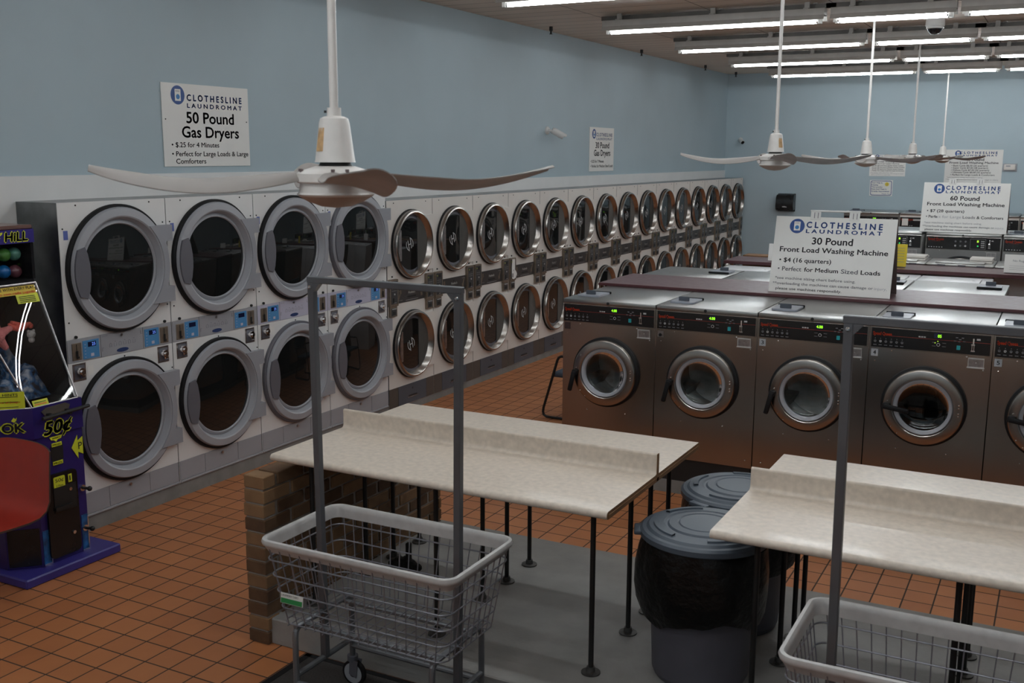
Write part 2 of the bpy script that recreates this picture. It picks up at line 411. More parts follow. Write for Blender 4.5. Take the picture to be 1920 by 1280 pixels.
wall_sign('wall_sign', 'white sign reading 40 Pound on the far blue wall beside the thermostat', .93, .60, (-1.99, YB-.002, 2.01), 0,
    HEAD(.25, .90, .88, .81, .065, .045)+[('40 Pound', .36, .68, .68, .075, 0, .02), ('Front Load Washing Machine', .08, .93, .595, .06, 0, .015),
    ('\u2022 Basic Cycle $6.50 (26 quarters)', .12, .75, .515, .045, 0, .012), ('\u2022 Super Cycle $7.00 (28 quarters)', .12, .76, .45, .045, 0, .012),
    ('\u2022 Deluxe Cycle $7.50 (30 quarters)', .12, .78, .385, .045, 0, .012), ('\u2022 Ultimate Cycle $8.00 (32 quarters)', .12, .81, .32, .045, 0, .012),
    ('\u2022 Perfect for Large Loads & Comforters', .11, .88, .25, .045, 0, .012), ('*see machine sizing chart before using.', .05, .68, .18, .03, 4, 0), ('**overloading the machines can cause damage or injury', .03, .95, .12, .03, 4, 0)],
    (.22, .89, .055), group='white laundromat signs')
wall_sign('wall_sign', 'white sign behind the fans on the far wall above the yellow sun notice', .625, .385, (-3.275, YB-.002, 2.13), 0,
    HEAD(.25, .90, .92, .86, .05, .04)+[('0 Pound', .40, .70, .75, .09, 0, .02), ('Front Load Washing Machine', .06, .96, .65, .07, 0, .015), ('(This is our Largest Machine)', .18, .82, .565, .05, 0, .012),
    ('\u2022 $7.00 (28 quarters) Lightly Soiled Clothes', .05, .94, .475, .05, 0, .012), ('\u2022 $7.50 (30 quarters) Medium Soiled Clothes', .05, .97, .395, .05, 0, .012),
    ('\u2022 $7.00 (28 quarters) Heavily Soiled Clothes', .05, .94, .315, .05, 0, .012), ('\u2022 Perfect for Large Loads & Large Comforters', .05, .97, .235, .05, 0, .012),
    ('*see machine sizing chart before using.', .04, .66, .16, .035, 4, 0), ('**overloading the machines can cause damage or injury', .03, .95, .105, .035, 4, 0), ('please use machines responsibly.', .06, .60, .05, .035, 4, 0)],
    (.2, .93, .05), group='white laundromat signs')
nt = wall_sign('notice', 'small navy bordered notice with a yellow smiling sun on the far wall', .40, .29, (-3.25, YB-.002, 1.77), 0,
    [('Your Help In', .08, .55, .79, .075, 1, .02), ('Keeping', .08, .36, .66, .075, 1, .02), ('This Laundry', .08, .56, .53, .075, 1, .02), ('Neat And Clean Is', .08, .74, .40, .075, 1, .02),
     ('Greatly Appreciated', .08, .86, .26, .075, 1, .02), ('Thank You', .54, .90, .11, .065, 1, .01)], None)
k = MB()
fr = rrect(.015, .385, .012, .278, .03); fr2 = rrect(.025, .375, .022, .268, .024)
a = [k.v((x, -.008, z)) for x, z in fr]; b = [k.v((x, -.008, z)) for x, z in fr2]
for i in range(len(a)): k.f([a[i], a[(i+1) % len(a)], b[(i+1) % len(a)], b[i]], 0)
sun = []
for i in range(24): r_ = .042 if i % 2 == 0 else .03; sun.append((.30+r_*math.cos(i*PI/12), .215+r_*math.sin(i*PI/12)))
k.prism(sun, -.0085, -.0075, m=1)
k.prism(arc(.288, .222, .005, 0, 6, 8), -.0095, -.0087, m=0); k.prism(arc(.312, .222, .005, 0, 6, 8), -.0095, -.0087, m=0)
k.prism(arc(.30, .214, .016, PI*1.1, PI*1.9, 8)+arc(.30, .214, .012, PI*1.9, PI*1.1, 8), -.0095, -.0087, m=0)
k.build('border', [INKB, YELLOW], nt, smooth=0)

# ------------------------------------------------------------------ big stacked dryers
def door_big(t, name, cx, cz, gask):
    d = MB()
    d.lathe([(.30, .0), (.409, .0), (.409, -.040), (.400, -.055), (.352, -.060), (.343, -.055), (.325, -.012), (.318, -.020), (.302, -.026), (.296, -.018), (.296, 0)], (cx, 0, cz), 'Y', 72)
    o = d.build(name, GREYP, t)
    g = MB(); g.lathe([(.428, .0), (.428, -.026), (.422, -.034), (.408, -.034)], (cx, 0, cz), 'Y', 72); g.build('gasket', gask, o)
    g = MB(); g.lathe([(.298, -.014), (.20, -.022), (.10, -.026), (0, -.028)], (cx, 0, cz), 'Y', 64); g.build('glass', DGLASS, o)
    h = MB(); a0 = R(158); outer = arc(cx, cz, .400, a0, 2*PI-a0, 14)
    inner = [(cx-.314, cz-.168), (cx-.296, cz-.12), (cx-.283, cz-.05), (cx-.280, cz), (cx-.283, cz+.05), (cx-.296, cz+.12), (cx-.314, cz+.165)]
    h.prism(outer+inner, -.068, -.03); h.build('handle', GREYP2, o)
    h = MB()
    pl = [(cx+.235, cz+.268), (cx+.436, cz+.268), (cx+.436, cz+.158), (cx+.372, cz+.158), (cx+.386, cz+.11), (cx+.394, cz+.05), (cx+.396, cz), (cx+.394, cz-.05), (cx+.386, cz-.11), (cx+.372, cz-.158),
          (cx+.434, cz-.160), (cx+.434, cz-.268), (cx+.235, cz-.268)]+arc(cx, cz, .352, -.72, .72, 14)
    h.prism(pl, -.066, -.020); h.build('hinge', HINGEG, o)
    return o
def big_dryer(i, y0, label):
    t = thing('stacked_dryer', label, 'dryer', (-5.6, y0, 0), PI/2, 'wide stacked dryers with grey doors')
    W = .894
    k = MB(); fs = k.box(0, W, 0, .38, .105, 2.185, m=1)
    fs[2].material_index = 0
    k.box(.001, W-.001, -.003, 0, .27, 1.155, m=0); k.box(.001, W-.001, -.003, 0, 1.31, 2.184, m=0)
    for x, z in ((.14, 2.165), (.75, 2.165), (.03, 2.02), (.03, 1.42), (W-.03, 2.02), (W-.025, 1.44), (.46, 1.135), (W-.012, .41), (W-.012, .98)): k.sph((x, -.003, z), .006, 8, m=2)
    k.build('cabinet', [DWHITE, GALV, BLACK], t)
    gk = GASK if i < 2 else (GASK if i == 2 else GREYP2)
    door_big(t, 'upper_door', .455, 1.735, gk); door_big(t, 'lower_door', .455, .70, GASK if i < 2 else GREYP2)
    k = MB()
    for a, b_ in ((.004, .255), (.259, .613), (.617, W-.004)): k.box(a, b_, -.006, 0, .125, .268, b=.002)
    k.box(.004, W-.004, -.010, 0, .107, .121, b=.002)
    kp = k.build('kick_panel', PANELG, t)
    k = MB(); k.cyl((.44, -.006, .233), (.44, -.014, .233), .011); k.build('lock', DCHROME, kp)
    k = MB(); k.box(.002, W-.002, -.006, 0, 1.157, 1.308, b=.002)
    for x in (.265, .628): k.box(x-.001, x+.001, -.0068, -.005, 1.158, 1.307, m=1)
    cp = k.build('control_panel', [PANELG if i < 2 else PANELL, BLACK], t)
    for x0, cx in ((.120, .034), (.640, .782)):
        q = MB(); q.box(x0, x0+.130, -.009, -.004, 1.167, 1.289, b=.001)
        kb_ = q.build('keypad', KEYB, cp)
        q = MB(); q.box(x0+.040, x0+.105, -.0105, -.008, 1.245, 1.277); dsp = q.build('display', LCD, kb_)
        q = MB(); q.text('25' if i != 1 else '', x0+.07, x0+.098, 1.251, .020, -.0115); 
        if i != 1: q.build('digits', LCDT, cp, smooth=0)
        else: q.bm.free()
        q = MB()
        for j in range(5): q.box(x0+.012, x0+.022, -.0100, -.0092, 1.178+j*.021, 1.182+j*.021)
        q.box(x0+.06, x0+.085, -.0100, -.0092, 1.18, 1.20); q.build('key_marks', PANELL, cp, smooth=0)
        q = MB(); q.box(cx, cx+.075, -.011, -.004, 1.170, 1.284, b=.003); q.box(cx+.033, cx+.037, -.0125, -.010, 1.235, 1.275, m=1)
        q.box(cx+.028, cx+.042, -.020, -.010, 1.195, 1.235, m=1, b=.003); q.box(cx+.03, cx+.05, -.016, -.010, 1.18, 1.195, m=1)
        q.build('coin_slot', [BRONZE, BLACK], cp)
    q = MB(); q.prism([(.445+.05*math.cos(a), 1.182+.014*math.sin(a)) for a in [2*PI*j/24 for j in range(24)]], -.0085, -.005); q.build('emblem', NAVY, cp)
    q = MB()
    for j in range(6):
        x = .335+j*.040; q.box(x, x+.022, -.0072, -.0066, 1.215, 1.2165); q.box(x, x+.0015, -.0072, -.0066, 1.215, 1.237); q.box(x+.0205, x+.022, -.0072, -.0066, 1.215, 1.237); q.box(x+.006, x+.016, -.0072, -.0066, 1.237+.008*(j % 2), 1.241+.008*(j % 2))
    for s_ in (.28, .612): q.box(s_-.004, s_-.001, -.0075, -.0066, 1.195 if s_ < .5 else 1.265, 1.22 if s_ < .5 else 1.29); q.box(s_-.004, s_+.008, -.0075, -.0066, 1.217 if s_ < .5 else 1.265, 1.22 if s_ < .5 else 1.268)
    q.text('DRYER', .28, .325, 1.292, .007, -.0072)
    q.build('pictograms', FADE, cp, smooth=0)
    q = MB(); q.cyl((.44, -.006, 1.285), (.44, -.013, 1.285), .009); q.build('lock', DCHROME, cp)
    for x in (.032, .752):
        q = MB(); q.box(x, x+.104, -.006, -.002, 1.03, 1.147, b=.002); q.box(x+.012, x+.092, -.0075, -.005, 1.042, 1.135, m=1)
        q.cyl((x+.05, -.006, 1.095), (x+.05, -.035, 1.095), .030, .026, 16, m=2); q.cyl((x+.05, -.035, 1.092), (x+.05, -.045, 1.092), .013, n=12, m=2); q.box(x+.045, x+.08, -.03, -.006, 1.055, 1.075, m=2, b=.004)
        q.build('coin_box', [DCHROME, GREYP2, CHROME], t)
    q = MB()
    for x in (.072, .83): q.cyl((x, -.003, 1.322), (x, -.014, 1.322), .010, n=12)
    q.build('knob', BLACK, t)
    q = MB(); q.box(.034, .068, -.004, -.0028, 1.95, 2.008); st = q.build('sticker', KEYB2, t); st['label'] = 'blue sticker'
    q = MB(); q.box(.150, .195, -.004, -.0028, 1.055, 1.118); q.build('paper_label', SIGN, t)
    return t
KEYB2 = mat('sticker_blue', (.10, .14, .42), .5, var=.05)
BL = ['wide white stacked dryer with grey doors right beside the claw machine', 'second wide grey-doored stacked dryer from the claw machine', 'third wide grey-doored stacked dryer from the claw machine', 'last wide grey-doored stacked dryer, touching the narrow cream dryers']
for i in range(4): big_dryer(i, 4.505+i*.900, BL[i])

# ------------------------------------------------------------------ small stacked dryers
def small_door(t, name, cx, cz):
    d = MB(); d.prism([(.803, cz-.272), (.803, cz+.272), (cx+.10, cz+.272)]+arc(cx, cz, .315, 1.25, -1.25, 24)+[(cx+.10, cz-.272)], -.016, -.0025)
    o = d.build(name, CREAM, t)
    d = MB(); d.lathe([(.338, -.004), (.338, -.020), (.330, -.024)], (cx, 0, cz), 'Y', 56); d.build('gasket', GASK, o)
    d = MB(); d.lathe([(.330, -.016), (.330, -.045), (.322, -.062), (.308, -.066), (.300, -.060), (.272, -.006), (.268, -.004)], (cx, 0, cz), 'Y', 64)
    d.build('rim', RINGST, o)
    d = MB(); d.lathe([(.276, -.006), (.262, -.010), (.25, -.010), (.12, -.012), (0, -.013)], (cx, 0, cz), 'Y', 48, mats=[1, 1, 0, 0]); d.build('glass', [DGLASS, GREYP2], o)
    d = MB(); d.box(cx-.248, cx-.205, -.040, -.004, cz-.148, cz+.148, b=.006); d.build('handle', DCHROME, o)
    e = MB(); x, z, y = cx-.035, cz+.0, -.0145
    for s_ in (-1, 1):
        T = Matrix.Translation((x, 0, z)) @ Matrix.Rotation(R(-14), 4, 'Y')
        e.box(s_*.022-.005, s_*.022+.005, y-.001, y, -.062 if s_ < 0 else -.045, .045 if s_ < 0 else .062, T=T)
        a_ = [(.0, .0)]
        pts = arc(0, 0, .062, R(-40) if s_ > 0 else R(140), R(62) if s_ > 0 else R(242), 10); pin = arc(0, 0, .054, R(62) if s_ > 0 else R(242), R(-40) if s_ > 0 else R(140), 10)
        e.prism(pts+pin, y-.001, y, T=T)
    e.box(-.022, .022, y-.001, y, -.005, .005, T=T)
    e.build('emblem', GREYINK, o, smooth=0)
    return o
def small_dryer():
    t = thing('stacked_dryer', 'x', 'dryer', (-5.6, 8.116, 0), PI/2, 'narrow stacked dryers with round steel-rimmed doors')
    W = .803
    k = MB(); fs = k.box(0, W, 0, .38, .067, 2.065, m=1); fs[2].material_index = 0
    for x in (.12, .68): k.sph((x, 0, 2.04), .006, 8, m=2)
    k.box(W-.002, W+.001, -.002, 0, .27, 2.06, m=2)
    k.build('cabinet', [CREAM, GALV, BLACK], t)
    small_door(t, 'upper_door', .402, 1.637); small_door(t, 'lower_door', .405, .66)
    k = MB(); k.box(.002, .15, -.004, 0, .070, .265, b=.001, m=1); k.box(.655, W-.002, -.004, 0, .070, .265, b=.001, m=1); k.box(.154, .651, -.006, 0, .072, .265, b=.001)
    k.box(.33, .48, -.0068, -.004, .135, .152, m=2); k.box(.31, .50, -.010, -.004, .128, .134, m=3); k.prism(arc(.40, .215, .010, 0, 6, 10), -.0072, -.005, m=2)
    k.build('lint_drawer', [SLATE, KICKB, BLACK, DCHROME], t)
    k = MB(); k.box(.142, .640, -.005, 0, 1.083, 1.233, b=.001)
    cp = k.build('control_panel', BANDM, t)
    k = MB(); k.text('Huebsch', .345, .465, 1.160, .024, -.0062, bold=.06); k.text('DRY CYCLE', .16, .24, 1.105, .009, -.0062, m=1); k.text('10 MIN', .56, .625, 1.205, .009, -.0062, m=1)
    k.box(.30, .52, -.0064, -.0055, 1.098, 1.101, m=1)
    k.build('lettering', [SIGN, GREYINK], cp, smooth=0)
    k = MB(); k.box(.335, .48, -.0068, -.004, 1.122, 1.140); k.prism(arc(.40, 1.195, .008, 0, 6, 10), -.0070, -.004); k.build('card_slot', BLACK, cp)
    k = MB()
    k.prism([(.165, 1.12), (.185, 1.12), (.215, 1.175), (.228, 1.168), (.222, 1.212), (.185, 1.20), (.198, 1.185)], -.0062, -.0052)
    k.prism([(.625, 1.205), (.605, 1.205), (.575, 1.15), (.562, 1.157), (.568, 1.113), (.605, 1.125), (.592, 1.14)], -.0062, -.0052)
    k.build('arrow', BROWNINK, cp, smooth=0)
    for x in (.004, .645):
        k = MB(); k.prism([(x, 1.068), (x+.138, 1.068), (x+.138, 1.318), (x+.128, 1.327), (x+.01, 1.327), (x, 1.318)], -.028, 0)
        k.box(x+.016, x+.122, -.030, -.026, 1.092, 1.310, m=1); k.box(x+.055, x+.095, -.0315, -.029, 1.265, 1.300, m=2); k.sph((x+.03, -.03, 1.285), .008, 8, m=3)
        k.cyl((x+.07, -.03, 1.185), (x+.07, -.034, 1.185), .009, m=4); k.box(x+.045, x+.055, -.036, -.03, 1.105, 1.15, m=2)
        for q in range(8): k.box(x+.03+.02*(q % 4), x+.036+.02*(q % 4), -.0312, -.0295, 1.215+.02*(q//4), 1.221+.02*(q//4), m=4)
        k.box(x+.06, x+.10, -.0312, -.0295, 1.10, 1.104, m=4)
        cm = k.build('coin_meter', [BRONZE, METERF, BLACK, LEDDIM, GREYINK], t)
        k = MB(); k.box(x+.008, x+.125, -.022, 0, .967, 1.066, b=.002); k.box(x+.024, x+.108, -.024, -.020, .980, 1.052, m=1); k.box(x+.030, x+.100, -.030, -.022, 1.040, 1.047, m=2); k.box(x+.045, x+.09, -.026, -.022, .99, 1.02, m=3)
        k.build('coin_box', [BRONZE, METERF, GREYINK, BLACK], t)
        k = MB(); k.sph((x+.07, -.004, 1.350), .009, 8); k.build('screw', BLACK, t)
    return t
SLATE = mat('slate_drawer', (.075, .085, .105), .45, var=.08)
KICKB = mat('brown_kick', (.085, .068, .056), .55, var=.15)
BANDM = mat('dark_band', (.045, .042, .042), .35, var=.08)
BROWNINK = mat('bronze_ink', (.16, .12, .085), .5, var=.05)
METERF = mat('meter_face', (.052, .055, .058), .35, var=.1)
LEDDIM = mat('meter_lamp', (.35, .40, .08), .4, var=.02)
sd = small_dryer()
def sdl(i):
    if i == 0: return 'narrow cream stacked dryer directly beside the wide grey-doored dryers'
    if i == 14: return 'farthest narrow cream stacked dryer, against the back wall'
    if i == 3: return 'narrow cream stacked dryer with a white paper boot hanging on its coin meter'
    return ORD[i]+' narrow cream stacked dryer counted from the wide grey-doored ones'
sd['label'] = sdl(0)
for i in range(1, 15): dup(sd, (-5.6, 8.116+i*.807, 0), label=sdl(i))
k = MB()
boot = [(-.005, .0), (.035, -.014), (.085, .0), (.115, .040), (.10, .065), (.062, .095), (.066, .215), (.0, .22), (-.012, .13), (-.012, .06)]
k.prism(boot, -.0015, 0)
bt = k.build('paper_boot', SIGN, None, (-5.569, 8.116+3*.807+.045, 1.095), rot=(0, 0, PI/2))
tag(bt, 'white paper boot shape stuck over a dryer coin meter', 'paper')

# ------------------------------------------------------------------ front load washers
def washer(label, group, loc, rz, W=.748, zt=1.415, zb=.275, depth=.955, px=.365, pz=.872, Rd=.256, panel=(1.238, 1.378), style='small', num=None, disp='4.00', locked=False, z0=.10, body=None, pm=None):
    t = thing('washing_machine', label, 'washing machine', loc, rz, group)
    body = body or STEEL
    k = MB(); k.plate_hole(0, W, zb, panel[0]-.002, px, pz, Rd*.70, 0)
    for q in (((0, 0, zb), (0, depth, zb), (0, depth, zt-.035), (0, 0, zt-.035)), ((W, 0, zb), (W, depth, zb), (W, depth, zt-.035), (W, 0, zt-.035)), ((0, depth, zb), (W, depth, zb), (W, depth, zt-.035), (0, depth, zt-.035)),
              ((0, 0, zb), (W, 0, zb), (W, depth, zb), (0, depth, zb)), ((0, 0, panel[0]-.002), (W, 0, panel[0]-.002), (W, 0, zt-.035), (0, 0, zt-.035))): k.f([k.v(p) for p in q])
    for x, z in ((.04, panel[0]-.088), (.143, panel[0]-.013), (.21, .563), (.525, .563), (.06, .33), (.70, .33), (.60, panel[0]-.012)): k.sph((x*W/.748, -.001, z), .005, 8, m=1)
    k.build('cabinet', [body, CHROME], t)
    k = MB(); k.box(.0, W, -.008, depth, zt-.036, zt, b=.004, seg=2)
    tp = k.build('lid', STEELT, t)
    k = MB(); k.cyl((W*.495, -.008, zt-.018), (W*.495, -.013, zt-.018), .011, n=14); k.build('lock', BLACK, tp)
    k = MB(); k.box(.012, W-.012, .01, depth-.02, z0, zb, m=0); k.build('base', BLACK, t)
    # control panel
    p0, p1 = panel
    k = MB(); k.box(.004, W-.004, -.010, 0, p0, p1, b=.002, m=1); k.box(.010, W-.010, -.0118, -.009, p0+.006, p1-.004)
    cp = k.build('control_panel', [BLKPAN, STEEL], t)
    yb = -.0128; s_ = W/.748; ph = p1-p0; Z = lambda f: p0+f*ph
    k = MB()
    if style == 'small':
        k.text('Speed Queen', .020*s_, .138*s_, Z(.63), .021, yb, bold=.08); k.box(.138*s_, W-.012, yb, yb+.0006, Z(.61), Z(.61)+.0022, m=1)
    else:
        k.text('Speed Queen', .022*s_, .18*s_, Z(.70), .026, yb, bold=.08); k.text('COMMERCIAL', .06*s_, .15*s_, Z(.60), .010, yb, m=1)
    k.build('lettering', [REDINK, REDLN], cp, smooth=0)
    k = MB()
    if style == 'small':
        for j in range(6):
            x = (.035+j*.034)*s_
            pp = arc(x, Z(.33), .008, 0, 2*PI*11/12, 11); k.prism(pp, yb, yb+.0005, m=1 if j == 1 else 0); k.box(x-.003, x+.003, yb-.0006, yb-.0001, Z(.32), Z(.36), m=2); k.box(x-.010, x+.010, yb, yb+.0005, Z(.14), Z(.17)); k.box(x-.001, x+.001, yb, yb+.0005, Z(.45), Z(.48), m=1)
        for j in range(3): k.box((.305+j*.016)*s_, (.317+j*.016)*s_, yb, yb+.0005, Z(.66), Z(.72), m=1)
        k.prism(arc(.428*s_, Z(.38), .011, 0, 2*PI*15/16, 15), yb, yb+.0005, m=1); k.prism(arc(.428*s_, Z(.38), .008, 0, 2*PI*15/16, 15), yb-.0008, yb-.0003, m=2)
        for a, b_ in ((.390, .46), (.452, .46), (.390, .30), (.452, .30)): k.box(a*s_, (a+.022)*s_, yb, yb+.0005, Z(b_), Z(b_)+.003)
        for a, b_ in ((.53, .76), (.565, .76), (.52, .60), (.545, .58), (.575, .60), (.55, .68)): k.box(a*s_, (a+.014)*s_, yb, yb+.0005, Z(b_), Z(b_)+.006)
        k.prism(rrect(.539*s_, .561*s_, Z(.22), Z(.42), .003), yb-.001, yb+.0004, m=3)
    else:
        for j in range(6): k.box((.03+j*.026)*s_, (.042+j*.026)*s_, yb, yb+.0005, Z(.14), Z(.20), m=1)
        for j in range(6): x = (.30+.05*(j % 3))*s_; k.prism(arc(x, Z(.65 if j < 3 else .32), .012, 0, 5.6, 9), yb, yb+.0005, m=1 if j in (3, 5) else 0)
        k.prism(rrect(.445*s_, .60*s_, Z(.10), Z(.88), .004), yb, yb+.0005, m=0); k.prism(rrect(.449*s_, .596*s_, Z(.13), Z(.85), .004), yb-.0012, yb-.0006, m=2)
        for j in range(12): k.box((.553+.012*(j % 3))*s_, (.562+.012*(j % 3))*s_, yb-.0024, yb-.0018, Z(.22+.15*(j//3)), Z(.30+.15*(j//3)), m=1)
    k.build('pictograms', [DIMINK, GREYINK, BLKPAN, TEAL], cp, smooth=0)
    k = MB()
    if style == 'small':
        k.box(.398*s_, .448*s_, yb, yb+.0005, Z(.68), Z(.92), m=1); k.text(disp, (.402 if disp != '05' else .422)*s_, .444*s_, Z(.72), .019, yb-.001, bold=.015)
        if disp == '05': k.sph((.408*s_, yb, Z(.46)), .004, 6); k.sph((.424*s_, yb, Z(.54)), .004, 6)
        k.build('display', [LEDY, LCD], cp, smooth=0)
    else:
        k.box(.512*s_, .530*s_, yb-.002, yb-.0014, Z(.62), Z(.78)); k.sph((.522*s_, yb-.001, Z(.34)), .009, 8, m=1); k.build('display', [LEDY, LEDG], cp, smooth=0)
    k = MB(); x = .637*s_
    k.box(x-.004, x+.005, -.022, -.010, Z(.50), Z(.80), b=.001); k.box(x-.013, x+.010, -.026, -.010, Z(.47), Z(.55), b=.002); k.box(x-.009, x-.005, -.020, -.010, Z(.25), Z(.47)); k.box(x+.003, x+.007, -.020, -.010, Z(.25), Z(.47)); k.box(x-.014, x+.012, -.022, -.010, Z(.19), Z(.25), b=.002); k.box(x+.018, x+.040, -.0135, -.010, Z(.72), Z(.80), m=1)
    k.build('coin_slot', [CHROME, GREYINK], cp)
    # coin box
    x0, x1, za, zb_ = .612*s_, .708*s_, p0-.078, p0-.016
    k = MB()
    k.box(x0, x1, -.003, 0, za, zb_, m=1); k.box(x0, x0+.005, -.010, 0, za, zb_); k.box(x1-.004, x1, -.010, 0, za, zb_); k.box(x0, x1, -.012, 0, zb_-.006, zb_); k.box(x0-.004, x1+.003, -.012, 0, za-.004, za+.003); k.sph(((x0+x1)/2, -.004, (za+zb_)/2), .004, 8); k.sph((x0-.008, -.002, zb_+.004), .005, 8); k.sph((x1-.003, -.002, za-.014), .005, 8)
    k.build('coin_box', [COINF, DCHROME], t)
    # number plate
    k = MB(); px0, pz0 = .012, p0-.058
    if num in ('3', '4', '5'):
        k.box(px0, px0+.045, -.003, 0, pz0, pz0+.050, b=.001); k.text(num, px0+.014, px0+.032, pz0+.013, .026, -.0042, m=1, bold=.02)
        k.build('number_plate', [PLATE, INK], t, smooth=0)
    elif num == '2':
        k.box(px0, px0+.045, -.003, 0, pz0, pz0+.045, b=.001); k.cyl((px0+.022, -.003, pz0+.016), (px0+.022, -.010, pz0+.016), .012, m=1); k.build('tag', [DCHROME, GASK], t)
    elif num == '1':
        k.box(px0, px0+.048, -.002, 0, pz0, pz0+.050); k.build('sticker', STICKD, t)
    else: k.bm.free()
    # door
    d = MB()
    d.lathe([(Rd*.74, -.015), (Rd*.985, -.006), (Rd*.985, -.048), (Rd*.975, -.057), (Rd*.955, -.0625), (Rd*.945, -.0635), (Rd*.765, -.0665), (Rd*.755, -.0665), (Rd*.735, -.062), (Rd*.715, -.052), (Rd*.705, -.030)], (px, 0, pz), 'Y', 72)
    dr = d.build('door', RINGST, t)
    d = MB(); d.lathe([(Rd*.99, .0), (Rd*1.045, .0), (Rd*1.045, -.022), (Rd*.985, -.030)], (px, 0, pz), 'Y', 64); d.build('gasket', GASK, dr)
    d = MB(); d.lathe([(Rd*.725, -.050), (Rd*.70, -.062), (Rd*.635, -.052), (Rd*.62, -.034), (Rd*.62, -.02)], (px, 0, pz), 'Y', 64); d.build('inner_ring', GREYP, dr)
    d = MB(); d.lathe([(Rd*.64, -.036), (Rd*.58, -.022), (Rd*.42, -.010), (Rd*.2, -.004), (0, -.002)], (px, 0, pz), 'Y', 48); d.build('glass', CLEAR if not locked else SMOKE, dr)
    d = MB()
    for dz in (.040, .022, -.014, -.033): d.sph((px+Rd*.86, -.067, pz+dz*Rd/.256), .006, 8)
    for a in (R(218), R(232)): d.sph((px+Rd*.93*math.cos(a), -.066, pz+Rd*.93*math.sin(a)), .004, 8)
    d.build('bolts', CHROME, dr)
    d = MB(); hx, hz = px-Rd*.90, pz-.008
    T = Matrix.Translation((hx, 0, hz)) @ Matrix.Rotation(R(13) if not locked else R(-82), 4, 'Y')
    d.box(-.020, .020, -.095, -.060, -.022, .018, b=.008, seg=2, T=T); d.box(-.0165, .0165, -.108, -.080, -.150, .010, b=.009, seg=2, T=T); d.sph((hx+.012, -.07, hz+.034), .006, 8, m=1)
    d.build('handle', [GASK, CHROME], dr)
    # drum seen through the glass
    d = MB(); rr = Rd*.70
    d.lathe([(rr*.93, .0), (rr*.95, .05), (rr*1.35, .06), (rr*1.35, .42), (rr*.4, .46), (.035, .45), (.03, .42), (0, .415)], (px, 0, pz), 'Y', 48)
    for a in (R(90), R(210), R(330)):
        c, sn = math.cos(a), math.sin(a); q = rr*1.34
        pts = [(px+q*c-.05*sn, pz+q*sn+.05*c), (px+(q-.075)*c, pz+(q-.075)*sn), (px+q*c+.05*sn, pz+q*sn-.05*c)]
        d.prism(pts, .07, .41)
    d.build('drum', DRUM if not locked else DRUMD, t)
    # soap box lid on top
    sx0, sx1 = .045*s_, .225*s_
    k = MB(); k.prism(rrect(sx0, sx1, -.0, .235, .016), 0, .012, T=Matrix.Translation((0, .135, zt+.013)) @ Matrix.Rotation(R(-90), 4, 'X') if False else Matrix(((1, 0, 0, 0), (0, 0, 1, .150), (0, -1, 0, zt+.013), (0, 0, 0, 1))), m=0)
    k.box(sx0-.006, sx1+.006, .385, .398, zt, zt+.018, m=1, b=.003)
    so = k.build('soap_lid', [SOAPG, GASK], t)
    k = MB(); k.box(sx0+.05, sx1-.050, .205, .218, zt+.012, zt+.045, b=.003); k.build('grip', GREYP2S, so)
    return t
COINF = mat('coin_box_frame', (.55, .54, .53), .4, .5, var=.05)
PLATE = mat('number_plate', (.42, .44, .47), .45, var=.1)
STICKD = mat('dark_sticker', (.045, .025, .025), .5, var=.1)
DRUMD = mat('dark_drum', (.012, .012, .013), .4, .5, var=.2)
SOAPG = mat('soap_lid_grey', (.30, .32, .37), .3, var=.05)
GREYP2S = mat('slate_grip', (.07, .08, .10), .5, var=.05)
WX, WP = -3.357, .7547
WL = ['stainless washer at the row end with a dark square sticker, beside the black chair', 'stainless washer without number plate, between the row-end washer and machine 3', 'stainless washer with number plate 3 and its handle hanging down', 'running stainless washer with number plate 4 and handle locked sideways', 'stainless washer with number plate 5, cut off by the picture edge']
for i in range(5):
    washer(WL[i], 'stainless front load washers behind the folding tables', (WX+i*WP, 7.228, 0), 0, num=str(i+1), disp='4.00' if i < 3 else '05', locked=i >= 3)
w2 = None
WB = ['leftmost washer of the hidden row behind the maroon shelf', 'second washer from the left in the row behind the maroon shelf', 'third washer from the left in the row behind the maroon shelf', 'fourth washer from the left in the row behind the maroon shelf']
for i in range(4):
    l_ = (-3.42+.748+i*.765, 9.835, 0)
    if w2 is None: w2 = washer(WB[i], 'washers facing away behind the maroon shelf', l_, PI, num=None)
    else: dup(w2, l_, PI, WB[i])

def shelf(name, label, x0, x1, y0, y1, z0, z1):
    t = thing(name, label, 'shelf', (0, 0, 0))
    k = MB(); k.box(x0, x1, y0, y1, z0, z1, b=.003); k.build('board', MAROON, t)
    k = MB(); k.box(x0, x1, y0-.004, y0, z0, z1-.002, b=.001); k.build('edge_strip', MAROOND, t)
    return t
shelf('worktop', 'maroon laminate shelf between the two back-to-back washer rows, holding the 30 Pound sign', -3.44, .8, 8.10, 8.885, 1.4155, 1.438)
k = MB(); k.box(-3.40, .6, 8.20, 8.87, .1, 1.4); struct(k.build('trim_3', BLACK))
